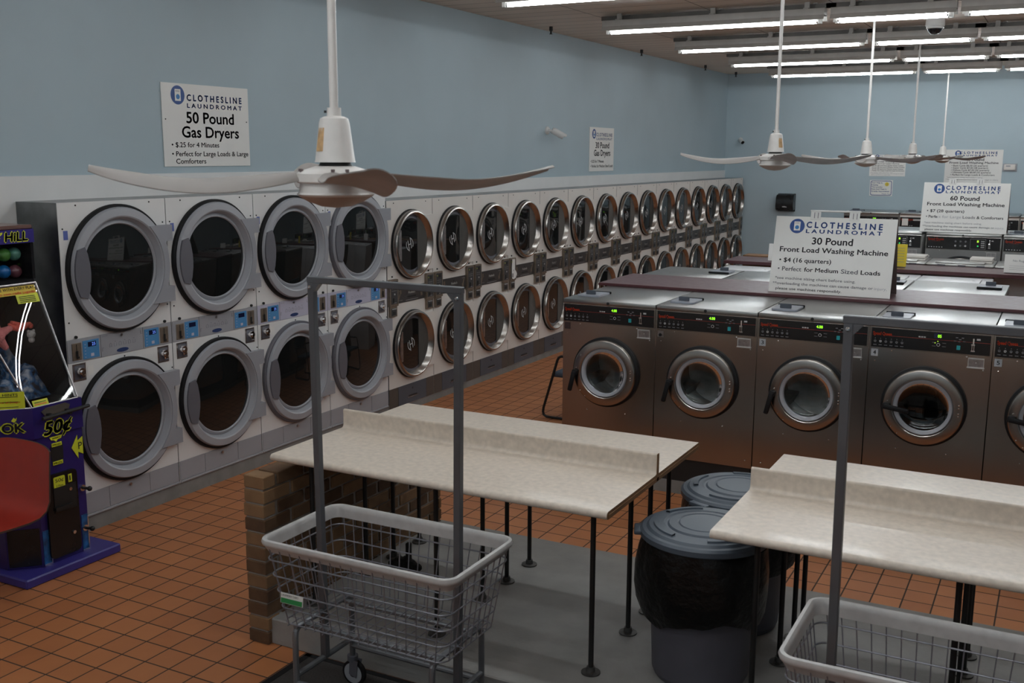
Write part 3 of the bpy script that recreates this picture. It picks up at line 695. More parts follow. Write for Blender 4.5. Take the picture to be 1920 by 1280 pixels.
# top loaders, island further back
def top_loader(label, group, loc, rz, zt, white=True):
    t = thing('top_load_washer', label, 'washing machine', loc, rz, group)
    k = MB(); k.box(0, .692, 0, .66, 0, zt-.03, b=.004); k.build('cabinet', BWHITE, t)
    k = MB(); k.box(-.002, .694, -.008, .66, zt-.03, zt, b=.012, seg=3); tp = k.build('top', BWHITE if white else STEELT, t)
    k = MB(); k.box(.09, .60, .03, .42, zt, zt+.018, b=.008, seg=2); k.build('lid', BWHITE if white else STEELT, t)
    return t
tl = None
for i in range(4):
    lb = ['white top loader at the left end, in front of the further maroon shelf', 'second white top loader from the left under the further maroon shelf', 'third white top loader from the left under the further maroon shelf', 'fourth white top loader from the left under the further maroon shelf'][i]
    l_ = (-3.40+i*.70, 11.18, 0)
    if tl is None: tl = top_loader(lb, 'white top loaders before the further maroon shelf', l_, 0, 1.25)
    else: dup(tl, l_, 0, lb)
shelf('worktop', 'further maroon laminate shelf, holding the yellow card', -3.47, .9, 11.86, 12.46, 1.262, 1.30)
tg = None
for i in range(3):
    lb = ['grey topped machine behind the yellow card on the further shelf', 'grey topped machine with stacked lids between the yellow card and the No Rugs card', 'grey topped machine behind the white No Rugs card'][i]
    l_ = (-2.042+i*.70, 12.475, 0)
    if tg is None:
        tg = top_loader(lb, 'grey topped machines behind the further maroon shelf', l_, 0, 1.325, False)
        k = MB(); k.box(.43, .665, .20, .50, 1.3255, 1.347, b=.004); k.box(.43, .665, .22, .50, 1.352, 1.378, b=.004, m=0); k.box(.44, .655, .24, .50, 1.347, 1.352, m=1); k.build('stacked_lid', [CREAM, GREYP2], tg)
        k = MB()
        for x in (.12, .33, .52): k.box(x, x+.08, -.010, -.006, 1.302, 1.318)
        k.build('vent', GREYP2, tg)
    else: dup(tg, l_, 0, lb)
k = MB(); k.box(-3.42, -2.10, 12.475, 12.72, 0, 1.312, b=.004)
tag(k.build('ledge', LAMEDGE), 'brown wooden ledge end behind the further maroon shelf', 'ledge')
# 60 pound row
STEEL60 = mat('dull_steel', (.34, .34, .335), .30, 1, var=.03, vscale=5)
for i, (x, lb) in enumerate(((-2.40, 'large steel washer half hidden behind the 30 Pound sign'), (-1.505, 'large steel washer directly below the 60 Pound sign'), (-.640, 'large steel washer behind the white No Rugs card, cut by the picture edge'))):
    washer(lb, 'large steel washers in the far row', (x, 13.8, 0), 0, W=.845, zt=1.572, zb=.275, depth=.98, px=.42, pz=.90, Rd=.385, panel=(1.375, 1.535), style='big', z0=0, body=STEEL60)
for i, (x, lb, bd) in enumerate(((-3.50, 'steel washer against the back wall, leftmost of the back row', None), (-2.555, 'cream fronted washer with paper stickers against the back wall', CREAM), (-1.61, 'washer against the back wall, hidden behind the 60 Pound sign', CREAM), (-.665, 'washer against the back wall right of the 60 Pound sign', CREAM))):
    t = washer(lb, 'washers along the back wall', (x, 19.30, 0), 0, W=.925, zt=1.525, zb=.275, depth=.95, px=.46, pz=.85, Rd=.385, panel=(1.28, 1.455) if bd else (1.30, 1.455), style='small' if not bd else 'big', z0=0, body=bd)
    if bd:
        k = MB(); k.box(.04, .14, -.017, -.014, 1.31, 1.43); k.box(.22, .42, -.017, -.014, 1.395, 1.425, m=1); k.box(.50, .66, -.017, -.014, 1.32, 1.40, m=2); k.box(.03, .17, -.006, -.001, 1.13, 1.25, m=3); k.prism(arc(.10, 1.19, .05, 0, 6.1, 20), -.009, -.006, m=1)
        k.build('stickers', [SIGN, GREYINK, LABELG, GREYP2], t, smooth=0)

# ------------------------------------------------------------------ A-frame signs and cards
def a_frame(label, loc, w, h, lean, lines, lg, group):
    t = thing('tent_sign', label, 'sign', loc, 0, group)
    a = math.atan2(lean, h); L_ = math.hypot(lean, h)
    T = Matrix.Translation((0, 0, .002)) @ Matrix.Rotation(-a, 4, 'X')
    k = MB(T); k.box(0, w, 0, .006, 0, L_, b=.001); k.build('front_board', SIGN, t)
    kk = sign_text(lines, w, L_, lg, -.001); bmesh.ops.transform(kk.bm, matrix=T, verts=kk.bm.verts); kk.build('lettering', SMATS, t, smooth=0)
    T2 = Matrix.Translation((0, 2*lean+.02, .002)) @ Matrix.Rotation(a, 4, 'X')
    k = MB(T2); k.box(0, w, -.006, 0, 0, L_, b=.001); k.build('back_board', BOARDB, t)
    k = MB(T)
    for x in (.29*w, .61*w): k.box(x, x+.085*w, -.004, -.0005, L_-.022, L_+.045, b=.001); k.box(x+.03*w, x+.035*w, -.006, -.003, L_-.01, L_+.035, m=1); k.box(x+.06*w, x+.065*w, -.006, -.003, L_-.01, L_+.035, m=1)
    k.box(.285*w, .705*w, -.006, .012, L_+.042, L_+.055, b=.003); k.build('hinge', [WHITEP, GREYP2], t)
    return t
BOARDB = mat('board_brown_back', (.16, .12, .11), .7, var=.1)
def pound(n, price, perf, fade):
    f1, f2 = (0, 4) if not fade else (4, 5)
    return HEAD(.265, .885, .86, .79, .075, .048)+[(n+' Pound', .325, .66, .645, .088, 0, .02), ('Front Load Washing Machine', .06, .95, .535, .066, 0, .018), ('\u2022 '+price, .065, .50, .40, .056, 0, .015)]+perf+[
        ('*see machine sizing chart before using.', .045, .715, .172, .034, f2, .008), ('**overloading the machines can cause damage or', .03, .86, .102, .034, 4, .01), ('injury,', .87, .97, .10, .034, 5, 0), ('please use machines responsibly.', .06, .61, .035, .034, 0, .01)]
a_frame('large white tent sign reading 30 Pound, standing on the maroon shelf', (-2.035, 8.215, 1.4385), .915, .585, .16,
        pound('30', '$4 (16 quarters)', [('\u2022 Perfect', .06, .26, .285, .054, 4, .015), ('for Medium', .285, .565, .285, .054, 0, .015), ('Sized', .59, .725, .285, .054, 4, .015), ('Loads', .75, .905, .285, .054, 0, .015)], False), (.185, .875, .063), 'white laundromat signs')
a_frame('white tent sign reading 60 Pound, on top of a far steel washer', (-1.60, 13.90, 1.574), .98, .60, .16,
        pound('60', '$7 (28 quarters)', [('\u2022 Perfe', .06, .19, .285, .054, 0, .015), ('ct for Large', .19, .47, .285, .054, 5, 0), ('Loads', .49, .63, .285, .054, 4, .015), ('& Comforters', .65, .95, .285, .054, 0, .015)], True), (.185, .875, .063), 'white laundromat signs')
def card(name, label, loc, w, h, m, lines, lean=.04, cat='card'):
    t = thing(name, label, cat, loc)
    a = math.atan2(lean, h); T = Matrix.Translation((0, 0, .004)) @ Matrix.Rotation(-a, 4, 'X')
    k = MB(T); k.box(0, w, 0, .003, 0, h); k.build('sheet', m, t)
    k = MB(); k.box(.01, w-.01, .006, .09, .001, .004); k.build('stand', CLEARP, t)
    if lines:
        k = MB(T)
        for s_, x0, x1, z, c, m_ in lines:
            if s_: k.text(s_, x0, x1, z, c, -.001, m=m_)
            else: k.box(x0, x1, -.001, -.0005, z, z+c, m=m_)
        k.build('lettering', SMATS, t, smooth=0)
    return t
CLEARP = mat('acrylic_stand', (.55, .55, .55), .15, var=.05)
card('display_card', 'yellow card in a stand on the further maroon shelf', (-1.645, 12.05, 1.305), .145, .245, YELLOW, [('', .02, .12, .05+.03*j, .004, 4) for j in range(6)])
card('display_card', 'white No Rugs card standing on the further maroon shelf', (-.53, 12.0, 1.305), .46, .19, SIGN, [('No Rugs', .08, .20, .115, .022, 4)]+[('', .05, .40, .03+.02*j, .003, 5) for j in range(3)])
card('display_card', 'white card partly hidden behind the 30 Pound tent sign', (-2.995, 12.0, 1.305), .30, .195, SIGN, [])

# ------------------------------------------------------------------ wall and ceiling fittings
t = thing('towel_dispenser', 'black paper towel dispenser on the far blue wall', 'towel dispenser', (-4.755, YB, 1.445), 0)
k = MB(); k.box(-.165, .165, -.02, 0, 0, .335, b=.004); k.build('back_plate', BLACK, t)
k = MB()
pr_ = [(-.17, .02), (-.25, .03), (-.262, .10), (-.262, .20), (-.235, .285), (-.16, .33), (-.02, .335), (-.02, .02)]
pr_ = [(y*.8-.004, z) for y, z in pr_]
a = [k.v((-.165, y, z)) for y, z in pr_]; b = [k.v((.165, y, z)) for y, z in pr_]
k.f(a); k.f(b[::-1])
for i in range(len(a)): k.f([a[i], a[(i+1) % 8], b[(i+1) % 8], b[i]])
bmesh.ops.bevel(k.bm, geom=list(k.bm.edges), offset=.02, segments=2, affect='EDGES')
cv = k.build('cover', mat('black_gloss', (.012, .013, .014), .28, var=.1), t, smooth=50)
k = MB(); k.prism([(-.04, .085), (.05, .08), (.05, .092), (.01, .105), (-.03, .10)], -.2165, -.213); k.build('emblem', GREYINK, t)
t = thing('thermostat', 'pale thermostat box on the far wall beside the 40 Pound sign', 'thermostat', (-.93, YB, 2.245), 0)
k = MB(); k.box(-.125, .105, -.012, 0, -.005, .13, b=.003); k.build('wall_plate', GREYP, t)
k = MB(); k.box(-.10, .08, -.055, -.012, .02, .115, b=.008, seg=2); k.box(-.07, .0, -.057, -.054, .075, .098, m=1); k.build('body', [CREAM, GREYP], t)

def bullet_cam(label, loc, rz, pitch, s_=1):
    t = thing('security_camera', label, 'security camera', loc, rz, 'wall security cameras')
    k = MB(); k.lathe([(.0, 0), (.055*s_, 0), (.055*s_, -.02), (.04*s_, -.03), (0, -.03)], (0, 0, 0), 'Y', 20); k.build('mount', WHITEP, t)
    k = MB(); k.tube([(0, -.02, 0), (0, -.07*s_, -.005), (.02*s_, -.10*s_, -.01)], .018*s_, 10); k.build('arm', WHITEP, t)
    T = Matrix.Translation((.03*s_, -.11*s_, -.015)) @ Matrix.Rotation(R(35), 4, 'Z') @ Matrix.Rotation(R(-pitch), 4, 'X')
    k = MB(T); k.lathe([(0, .04*s_), (.040*s_, .04*s_), (.045*s_, 0), (.045*s_, -.14*s_), (.040*s_, -.15*s_)], (0, 0, 0), 'Y', 20); bo = k.build('housing', WHITEP, t)
    k = MB(T); k.lathe([(.041*s_, -.148*s_), (.03*s_, -.140*s_), (0, -.142*s_)], (0, 0, 0), 'Y', 20); k.build('lens', GASK, bo)
    k = MB(T); k.lathe([(.049*s_, .02*s_), (.049*s_, -.18*s_)], (0, 0, 0), 'Y', 16, a0=R(10), a1=R(170)); k.build('hood', WHITEP, bo)
    return t
bullet_cam('white bullet security camera on the blue wall above the dryers', (XL, 12.33, 2.80), PI/2, -28, .9)
bullet_cam('small security camera on the far wall near the corner', (-5.70, YB, 2.79), 0, -20, .8)
t = thing('dome_camera', 'white dome security camera hanging under the ceiling between light rows', 'security camera', (-1.425, 12.45, ZC), 0)
k = MB(); k.lathe([(0, 0), (.055, 0), (.055, -.06), (.095, -.07), (.10, -.15), (.085, -.17), (0, -.17)], n=28); k.build('housing', WHITEP, t)
k = MB(); k.lathe([(.078, -.168), (.07, -.205), (.045, -.235), (0, -.247)], n=28); k.build('dome', mat('dark_dome', (.01, .01, .012), .08), t)
k = MB(); k.lathe([(.080, -.166), (.092, -.172), (.090, -.182), (.078, -.186)], n=24); k.build('rim', WHITEP, t)
for i, (x, y) in enumerate(((-5.76, 11.93), (-5.78, 15.07), (-5.755, 18.09), (-5.71, 19.82))):
    t = thing('sprinkler_head', ['nearest', 'second', 'third', 'farthest'][i]+' small dark sprinkler along the ceiling edge above the dryers', 'sprinkler', (x, y, ZC), 0, 'sprinklers along the ceiling edge')
    k = MB(); k.cyl((0, 0, 0), (0, 0, -.05), .022, n=10); k.cyl((0, 0, -.05), (0, 0, -.085), .012, n=10); k.cyl((0, 0, -.085), (0, 0, -.09), .02, n=10); k.build('body', PIPE, t)

# fluorescent fixtures
def fixture(label, x0, x1, y, double, group):
    t = thing('ceiling_light', label, 'light fixture', (x0, y, 3.83), 0, group); L_ = x1-x0
    k = MB(); k.prism([(-.0, 0)]*0 or rrect(-.065, .065, .055, .125, .006, 2), -.02, L_+.02, T=Matrix(((0, 1, 0, 0), (1, 0, 0, 0), (0, 0, 1, 0), (0, 0, 0, 1))))
    k.prism([(-.095, .014), (-.065, .060), (.065, .060), (.095, .014), (.092, .012), (.063, .055), (-.063, .055), (-.092, .012)], -.02, L_+.02, T=Matrix(((0, 1, 0, 0), (1, 0, 0, 0), (0, 0, 1, 0), (0, 0, 0, 1))))
    k.build('housing', FIXT, t)
    k = MB(); k.box(-.1, L_+.1, .10, .15, .145, .19); k.build('mounting_rail', RAILM, t)
    for x in ((.15, L_-.25) if L_ < 2 else (.12, L_*.5, L_-.2)):
        k = MB(); k.box(x, x+.05, -.03, .16, .125, .14); k.box(x, x+.05, .02, .05, .125, .20); k.box(x+.07, x+.11, .10, .15, .18, .20); k.build('bracket', FIXT, t)
    for dy in ((-.045, .045) if double else (0,)):
        k = MB(); k.tube([(.05, dy, 0), (L_-.05, dy, 0)], .019, 10); tb = k.build('tube', TUBEE, t)
        k = MB()
        for x in (.03, L_-.03): k.box(x-.02, x+.02, dy-.022, dy+.022, -.022, .06, b=.004); k.cyl((x+(.02 if x < 1e-1 else -.02), dy, 0), (x+(.035 if x < 1e-1 else -.035), dy, 0), .02, n=10, m=1)
        k.build('lamp_holder', [WHITEP, CHROME], t)
ROWS = [8.72+2.44*i for i in range(5)]
RN = ['nearest', 'second nearest', 'middle', 'second farthest', 'farthest']
for i, y in enumerate(ROWS):
    g = RN[i]+' row of ceiling lights'
    fixture('long single tube light at the wall end of the '+RN[i]+' row', -4.71, -2.34, y, False, g)
    fixture('short bright double tube light in the '+RN[i]+' ceiling row', -2.24, -1.11, y, True, g)
    fixture('single tube light at the right end of the '+RN[i]+' ceiling row', -1.03, 1.35, y, False, g)

for i in range(4):           # rows over the front of the shop, above the frame
    y = ROWS[0]-2.44*(i+1)
    fixture('single tube ceiling light above the front of the shop, over the wall side', -4.71, -2.34, y, False, 'ceiling lights at the front')
    fixture('double tube ceiling light above the front of the shop', -2.24, -1.11, y, True, 'ceiling lights at the front')
    fixture('single tube ceiling light above the front of the shop, away from the dryers', -1.03, 1.35, y, False, 'ceiling lights at the front')
# ceiling fans
def blade_mesh(k):
    n, m_ = 18, 6; rows = []
    for i in range(n+1):
        u = i/n; r = .10+u*.60
        w0 = .035+.050*min(1, u/.35)**.7; w1 = -.035-.054*min(1, u/.35)**.7
        if u > .75: f = (u-.75)/.25; w1 *= (1-f*f*.85); w0 *= (1-f**3*.35)
        tw = -R(16-7*u); row = []
        for j in range(m_+1):
            c = w1+(w0-w1)*j/m_; cam_ = .010*(1-(2*j/m_-1)**2)
            z = c*math.sin(tw)+cam_+.055*max(0, u-.45)**1.6*1.6-.030*math.sin(u*PI*.9)
            row.append((r, c*math.cos(tw), z))
        rows.append(row)
    for th in (0, -.003):
        g = [[k.v((p[0], p[1], p[2]+th)) for p in r_] for r_ in rows]
        for i in range(n):
            for j in range(m_): k.f([g[i][j], g[i+1][j], g[i+1][j+1], g[i][j+1]], 0 if th else 1)
        if th == 0: g0 = g
    per = lambda g_: g_[0]+[g_[i][m_] for i in range(1, n+1)]+g_[n][m_-1::-1]+[g_[i][0] for i in range(n-1, 0, -1)]
    a, b_ = per(g0), per(g)
    for i in range(len(a)): k.f([a[i], a[(i+1) % len(a)], b_[(i+1) % len(a)], b_[i]], 1)
def fan(label, x, y, z, ang, sticker):
    t = thing('ceiling_fan', label, 'ceiling fan', (x, y, z), 0, 'ceiling fans in a line')
    k = MB(); k.cyl((0, 0, .16), (0, 0, ZC-z-.02), .013, n=14); k.build('pole', FANW, t)
    k = MB(); k.lathe([(0, ZC-z), (.06, ZC-z), (.055, ZC-z-.04), (.02, ZC-z-.07)], n=20); k.build('ceiling_cup', FANW, t)
    k = MB(); k.lathe([(.0, .190), (.021, .190), (.022, .165), (.030, .164), (.042, .158), (.046, .145), (.060, .035), (.062, .028), (.0, .028)], n=28); k.cyl((-.018, -.013, .178), (-.024, -.018, .178), .004, n=8, m=1)
    cn = k.build('canopy', [FANW, BLACK], t)
    a0 = R(sticker); k = MB()
    k.lathe([(.0478, .130), (.0575, .060)], n=6, a0=a0-.32, a1=a0+.32); k.build('sticker', RUST, cn)
    k = MB(); k.lathe([(0, .030), (.045, .030), (.05, .018), (.06, .012)], n=28, m=1); k.lathe([(.0, .018), (.06, .016), (.105, .002), (.118, -.006), (.120, -.030), (.114, -.034), (.0, -.034)], n=40)
    k.build('motor', [FANW, BLACK], t)
    k = MB(); k.lathe([(.108, -.034), (.112, -.062), (.118, -.068), (.112, -.074), (.085, -.090), (.045, -.105), (0, -.110)], n=40, mats=[0, 0, 0, 1, 1, 1]); k.build('bowl', [FANW, BOWLM], t)
    for q in range(4):
        M0 = Matrix.Rotation(R(ang+90*q), 4, 'Z') @ Matrix.Translation((0, 0, -.012))
        k = MB(M0); blade_mesh(k); bl = k.build('blade', [BLADE, BLADET], t, smooth=60)
        k = MB(M0)
        for s_ in (-.02, .022): k.cyl((.104, s_, .004), (.104, s_, .020), .006, n=8)
        k.build('bolt', BOLTM, bl)
BOWLM = mat('fan_bowl_brown', (.42, .33, .27), .5, var=.1)  # lower part of the bowl, browner than the white enamel above
BLADET = mat('fan_blade_top', (.24, .215, .20), .5, var=.1)
BOLTM = mat('dull_bolt', (.16, .12, .12), .5, .5, var=.1)
FN = ['nearest ceiling fan, big and low before the 50 Pound sign', 'second ceiling fan, above the row of stainless washers', 'third ceiling fan in the line, middle one', 'fourth ceiling fan in the line', 'farthest ceiling fan, before the 40 Pound sign']
for i, (x, y, z, a, s_) in enumerate(((-1.985, 2.61, 2.445, -46, 250), (-1.96, 7.93, 2.495, -70, -35), (-1.93, 11.7, 2.49, -10, 20), (-1.92, 15.3, 2.50, -55, 20), (-1.92, 19.1, 2.49, -20, 20))):
    fan(FN[i], x, y, z, a, s_)

# ------------------------------------------------------------------ folding tables
def table(label, x0, x1, legs):
    t = thing('folding_table', label, 'table', (0, 0, 0), 0, 'beige laminate folding tables')
    T = Matrix(((0, 1, 0, 0), (1, 0, 0, 0), (0, 0, 1, 0), (0, 0, 0, 1)))        # profile (y, z) swept along x
    yf, yb = 3.95, 4.585
    def sweep(k, poly):
        a = [k.v((x0, y, z)) for y, z in poly]; b = [k.v((x1, y, z)) for y, z in poly]; n = len(poly)
        k.f(a, 1); k.f(b[::-1], 1)
        for i in range(n): k.f([a[i], b[i], b[(i+1) % n], a[(i+1) % n]], 0)
    lip = arc(yf+.018, .982, .018, PI*1.5, PI*.5, 8)
    front = lip+[(yb-.045, 1.0)]+arc(yb-.040, 1.02, .02, -PI/2, 0, 4)+[(yb-.020, 1.09)]+arc(yb-.010, 1.093, .010, PI, 0, 6)+[(yb, .964)]
    k = MB(); sweep(k, front); k.build('front_worktop', [LAMINATE, LAMEDGE], t)
    k = MB(); k.box(x1, x1+.003, yb-.024, yb+.001, .965, 1.101); k.box(x1, x1+.003, yf+.02, 5.20, .966, .985); k.build('end_trim', LAMEDGE, t)
    yr = 5.225
    rear = [(yb+.002, .964), (yb+.002, 1.0), (yr-.018, 1.0)]+arc(yr-.018, .982, .018, PI*.5, -PI*.5, 8)
    k = MB(); sweep(k, rear); k.build('rear_worktop', [LAMINATE, LAMEDGE], t)
    k = MB(); k.box(x0+.06, x1-.06, 4.12, 4.16, .925, .962); k.box(x0+.06, x1-.06, 5.02, 5.06, .925, .962)
    k.build('rail', PIPE, t)
    for x, y in legs:
        k = MB(); k.cyl((x, y, .145), (x, y, .963), .0125, n=12); lg = k.build('leg', PIPE, t)
        k = MB(); k.lathe([(0, .1405), (.045, .1405), (.045, .147), (.022, .150), (.019, .172), (0, .172)], (x, y, 0), n=20); k.build('flange', FLANGE, lg)
    return t
table('beige folding table with its end over the low brick wall', -3.46, -1.62, [(x, y) for x in (-3.36, -2.60, -1.765) for y in (4.15, 4.615, 4.89, 5.17)])
table('beige folding table cut off by the picture edge, beside the bins', -1.17, 2.4, [(x, y) for x in (-1.02, -.24, 1.3) for y in (4.15, 4.66, 4.95, 5.35-.2)])

# ------------------------------------------------------------------ bins
def bin_(label, x, y, z0, rz, flap):
    t = thing('trash_bin', label, 'bin', (x, y, z0), rz, 'grey trash bins with black bags')
    k = MB(); k.lathe([(0, .0), (.205, 0), (.213, .012), (.255, .62), (.268, .625), (.268, .66), (.25, .66), (.22, .03), (0, .03)], n=48); k.build('body', BING, t)
    k = MB(); n = 60; rows = []
    rnd = random.Random(3)
    ph = [rnd.uniform(0, 6.28) for _ in range(6)]
    pf = [(.255, .665), (.278, .660), (.287, .62), (.294, .54), (.292, .44), (.284, .36), (.268, .31), (.250, .33)]
    for j, (r, h) in enumerate(pf):
        row = []
        for i in range(n):
            a = 2*PI*i/n; wv = math.sin(3*a+ph[0]+j*.5)+math.sin(7*a+ph[1]-j*.4)*.6+math.sin(13*a+ph[2]+j*.9)*.35
            rr = r+wv*.0055*(0 if j == 0 else 1)*(1+.25*j); hh = h+(wv*.018+.022*math.sin(2*a+ph[3]) if j >= 5 else 0)
            row.append(k.v((rr*math.cos(a), rr*math.sin(a), hh)))
        rows.append(row)
    for j in range(len(pf)-1):
        for i in range(n): k.f([rows[j][i], rows[j][(i+1) % n], rows[j+1][(i+1) % n], rows[j+1][i]])
    k.build('bag', BAG, t, smooth=60)
    k = MB(); k.lathe([(.286, .662), (.292, .668), (.292, .690), (.280, .700), (.262, .702), (.250, .712), (.185, .718), (.178, .712), (.168, .712), (.160, .720), (.125, .724), (.118, .719), (.112, .724), (0, .730)], n=56)
    for a in (0, PI/2, PI, 1.5*PI): k.lathe([(.205, .716), (.208, .724), (.228, .722), (.231, .712)], n=10, a0=a+.35, a1=a+1.2)
    ld = k.build('lid', BINB, t)
    k = MB()
    for a in (R(200), R(20)): T = Matrix.Rotation(a, 4, 'Z'); k.box(.27, .318, -.055, .055, .668, .690, b=.008, seg=2, T=T)
    k.build('lid_handle', BINB, ld)
    return t
bin_('grey trash bin with black bag between the two folding tables', -1.325, 4.40, .14, 0, 0)
bin_('trash bin behind the nearer one, half hidden under the second table', -1.34, 5.02, .14, .8, 0)

# ------------------------------------------------------------------ laundry carts
def loop(cx, cy, a, b, z, r, n=5):
    P = []
    for sx, sy, a0 in ((1, 1, 0), (-1, 1, PI/2), (-1, -1, PI), (1, -1, 1.5*PI)):
        for i in range(n+1): q = a0+PI/2*i/n; P.append((cx+sx*(a-r)+r*math.cos(q), cy+sy*(b-r)+r*math.sin(q), z))
    return P
def cart():
    t = thing('laundry_cart', 'x', 'laundry cart', (-2.475, 3.552, 0), 0, 'wire laundry carts with hanging poles')
    A, B, ZT = .480, .268, .853; a_, b_, ZB = .415, .215, .478
    def at(z): u = (z-ZB)/(ZT-ZB); return a_+(A-a_)*u, b_+(B-b_)*u
    k = MB()
    for z in (.478, .552, .626, .70, .774): x, y = at(z); k.tube(loop(0, 0, x, y, z, .05), .0036, 6, closed=True)
    for i in range(17):
        u = -1+2*i/16
        for s_ in (-1, 1): k.tube([(u*(A-.05), s_*B*.985, ZT-.02), (u*(a_-.04), s_*b_, ZB-.003)], .0027, 5)
        k.tube([(u*(a_-.04), -b_-.012, ZB-.006), (u*(a_-.04), b_+.012, ZB-.006)], .0027, 5)
    for i in range(9):
        u = -1+2*i/8
        for s_ in (-1, 1): k.tube([(s_*A*.985, u*(B-.05), ZT-.02), (s_*a_, u*(b_-.04), ZB-.003)], .0027, 5)
    for i in range(4): y = -.15+.1*i; k.tube([(-a_, y, ZB-.002), (a_, y, ZB-.002)], .0027, 5)
    k.build('wire_basket', WIRE, t)
    k = MB()   # plastic rim: rounded top with a skirt
    pts = loop(0, 0, A, B, 0, .055, 6); n = len(pts)
    prof = [(.004, -.016), (.010, -.012), (.014, .0), (.009, .012), (-.004, .014), (-.012, .006), (-.013, -.012), (-.016, -.046)]
    rows = []
    for i, p in enumerate(pts):
        q, o = Vector(pts[(i+1) % n]), Vector(pts[i-1]); tt = (q-o).normalized(); nn = Vector((tt.y, -tt.x, 0))
        rows.append([k.v((p[0]+nn.x*d, p[1]+nn.y*d, ZT+h)) for d, h in prof])
    for i in range(n):
        for j in range(len(prof)): k.f([rows[i][j], rows[(i+1) % n][j], rows[(i+1) % n][(j+1) % 8], rows[i][(j+1) % 8]])
    k.build('rim', RIM, t, smooth=50)
    # base frame
    k = MB(); zf, r = .458, .0135
    for s_ in (-1, 1):
        x = s_*.352
        k.tube([(x, -.20, zf), (x, .20, zf)], r, 10)
        for sy in (-1, 1):
            k.tube([(x, sy*.15, zf), (x, sy*.185, zf-.004), (x, sy*.20, zf-.020), (x, sy*.205, zf-.05), (x, sy*.205, .14)], r, 10)
        k.tube([(x, -.205, .235), (x, .205, .235)], r, 10)
    for sy in (-1, 1): k.tube([(-.352, sy*.205, .20), (.352, sy*.205, .20)], r, 10); k.tube([(-.352, sy*.14, zf-.006), (.352, sy*.14, zf-.006)], .011, 8)
    k.build('frame', TUBEM, t)
    for s_ in (-1, 1):
        k = MB(); xt, xb = s_*.366, s_*.352
        T = Matrix(((1, 0, (xt-xb)/(1.965-.235), xb-(xt-xb)/(1.965-.235)*.235), (0, 1, 0, 0), (0, 0, 1, 0), (0, 0, 0, 1)))
        k.box(-.0155, .0155, -.0155, .0155, .235, 1.955, b=.002, T=T); k.build('post', POSTM, t)
    k = MB(); k.box(-.385, .385, -.0155, .0155, 1.952, 1.980, b=.003)
    for s_ in (-1, 1): k.prism([(s_*.35, 1.955), (s_*.315, 1.955), (s_*.35, 1.915)], -.014, .014); k.sph((s_*.366, -.017, 1.935), .009, 10, m=1)
    k.build('crossbar', [POSTM, CHROME], t)
    for sx in (-1, 1):
        for sy in (-1, 1):
            x, y = sx*.352, sy*.205; yy = y-.03 if sx < 0 else y+.0; xx = x+.02
            k = MB(); k.cyl((x, y, .150), (x, y, .125), .026, n=16)
            for q in (-.018, .018): k.prism([(xx-.03, .06), (xx+.01, .045), (xx+.02, .13), (xx-.025, .13)], y+q-.002, y+q+.002)
            cs = k.build('caster', GREYP2, t)
            k = MB(); k.lathe([(.018, -.013), (.050, -.013), (.0625, -.010), (.0625, .010), (.050, .013), (.018, .013)], (xx-.012, y, .0635), 'Y', 28, mats=[1, 0, 0, 0, 1]); k.lathe([(0, -.015), (.02, -.015), (.02, .015), (0, .015)], (xx-.012, y, .0635), 'Y', 14, m=2)
            k.build('wheel', [GASK, GREYP, CHROME], cs)
    return t
ct = cart()
ct['label'] = 'whole wire laundry cart standing in front of the brick-walled table'
TL_ = Matrix.Translation((0, -.246, .61)) @ Matrix.Rotation(R(-7), 4, 'X')
k = MB(TL_); k.box(-.388, -.268, -.003, 0, -.022, .022); k.box(-.385, -.271, -.0045, -.002, -.020, .001, m=1)
k.text('LAUNDRY CART', -.382, -.29, .010, .008, -.0045, m=2)
lp = k.build('label_plate', [SIGN, GREEN, INK], ct, smooth=0); lp['label'] = 'green and white label plate'
k = MB(); k.cyl((.352, -.205, .30), (.352, -.205, .36), .0145, n=12); yt = k.build('tape', YELLOW, ct); yt['label'] = 'yellow tape'
c2 = dup(ct, (-.24, 3.552, 0), 0, 'wire laundry cart cut off at the picture edge, before the second table')

# floor mat
k = MB(); k.box(-3.19, .8, 2.6, 3.88, 0, .008, m=0); k.box(-3.21, -3.175, 2.58, 3.885, 0, .010, m=1); k.box(-3.21, .8, 3.86, 3.888, 0, .010, m=1)
tag(k.build('floor_mat', [MATM, GASK]), 'dark ribbed floor mat under the laundry carts', 'mat')
# dark lump left under the table
k = MB(); 
for i, (x, y, z, s_) in enumerate(((0, 0, .045, .05), (.06, .01, .04, .045), (-.05, .0, .03, .035), (.10, .02, .03, .03), (.03, .02, .06, .035))): k.sph((x, y, z), s_, 10, sc=(1, .7, .8))
k.box(.03, .06, .0, .03, .05, .17, b=.006)
o = k.build('scrub_brush', mat('dark_bristle', (.012, .010, .009), .9, bump=1, bscale=90), None, (-3.21, 4.74, .142)); tag(o, 'black scrub brush lying on the grey platform under the table', 'brush')

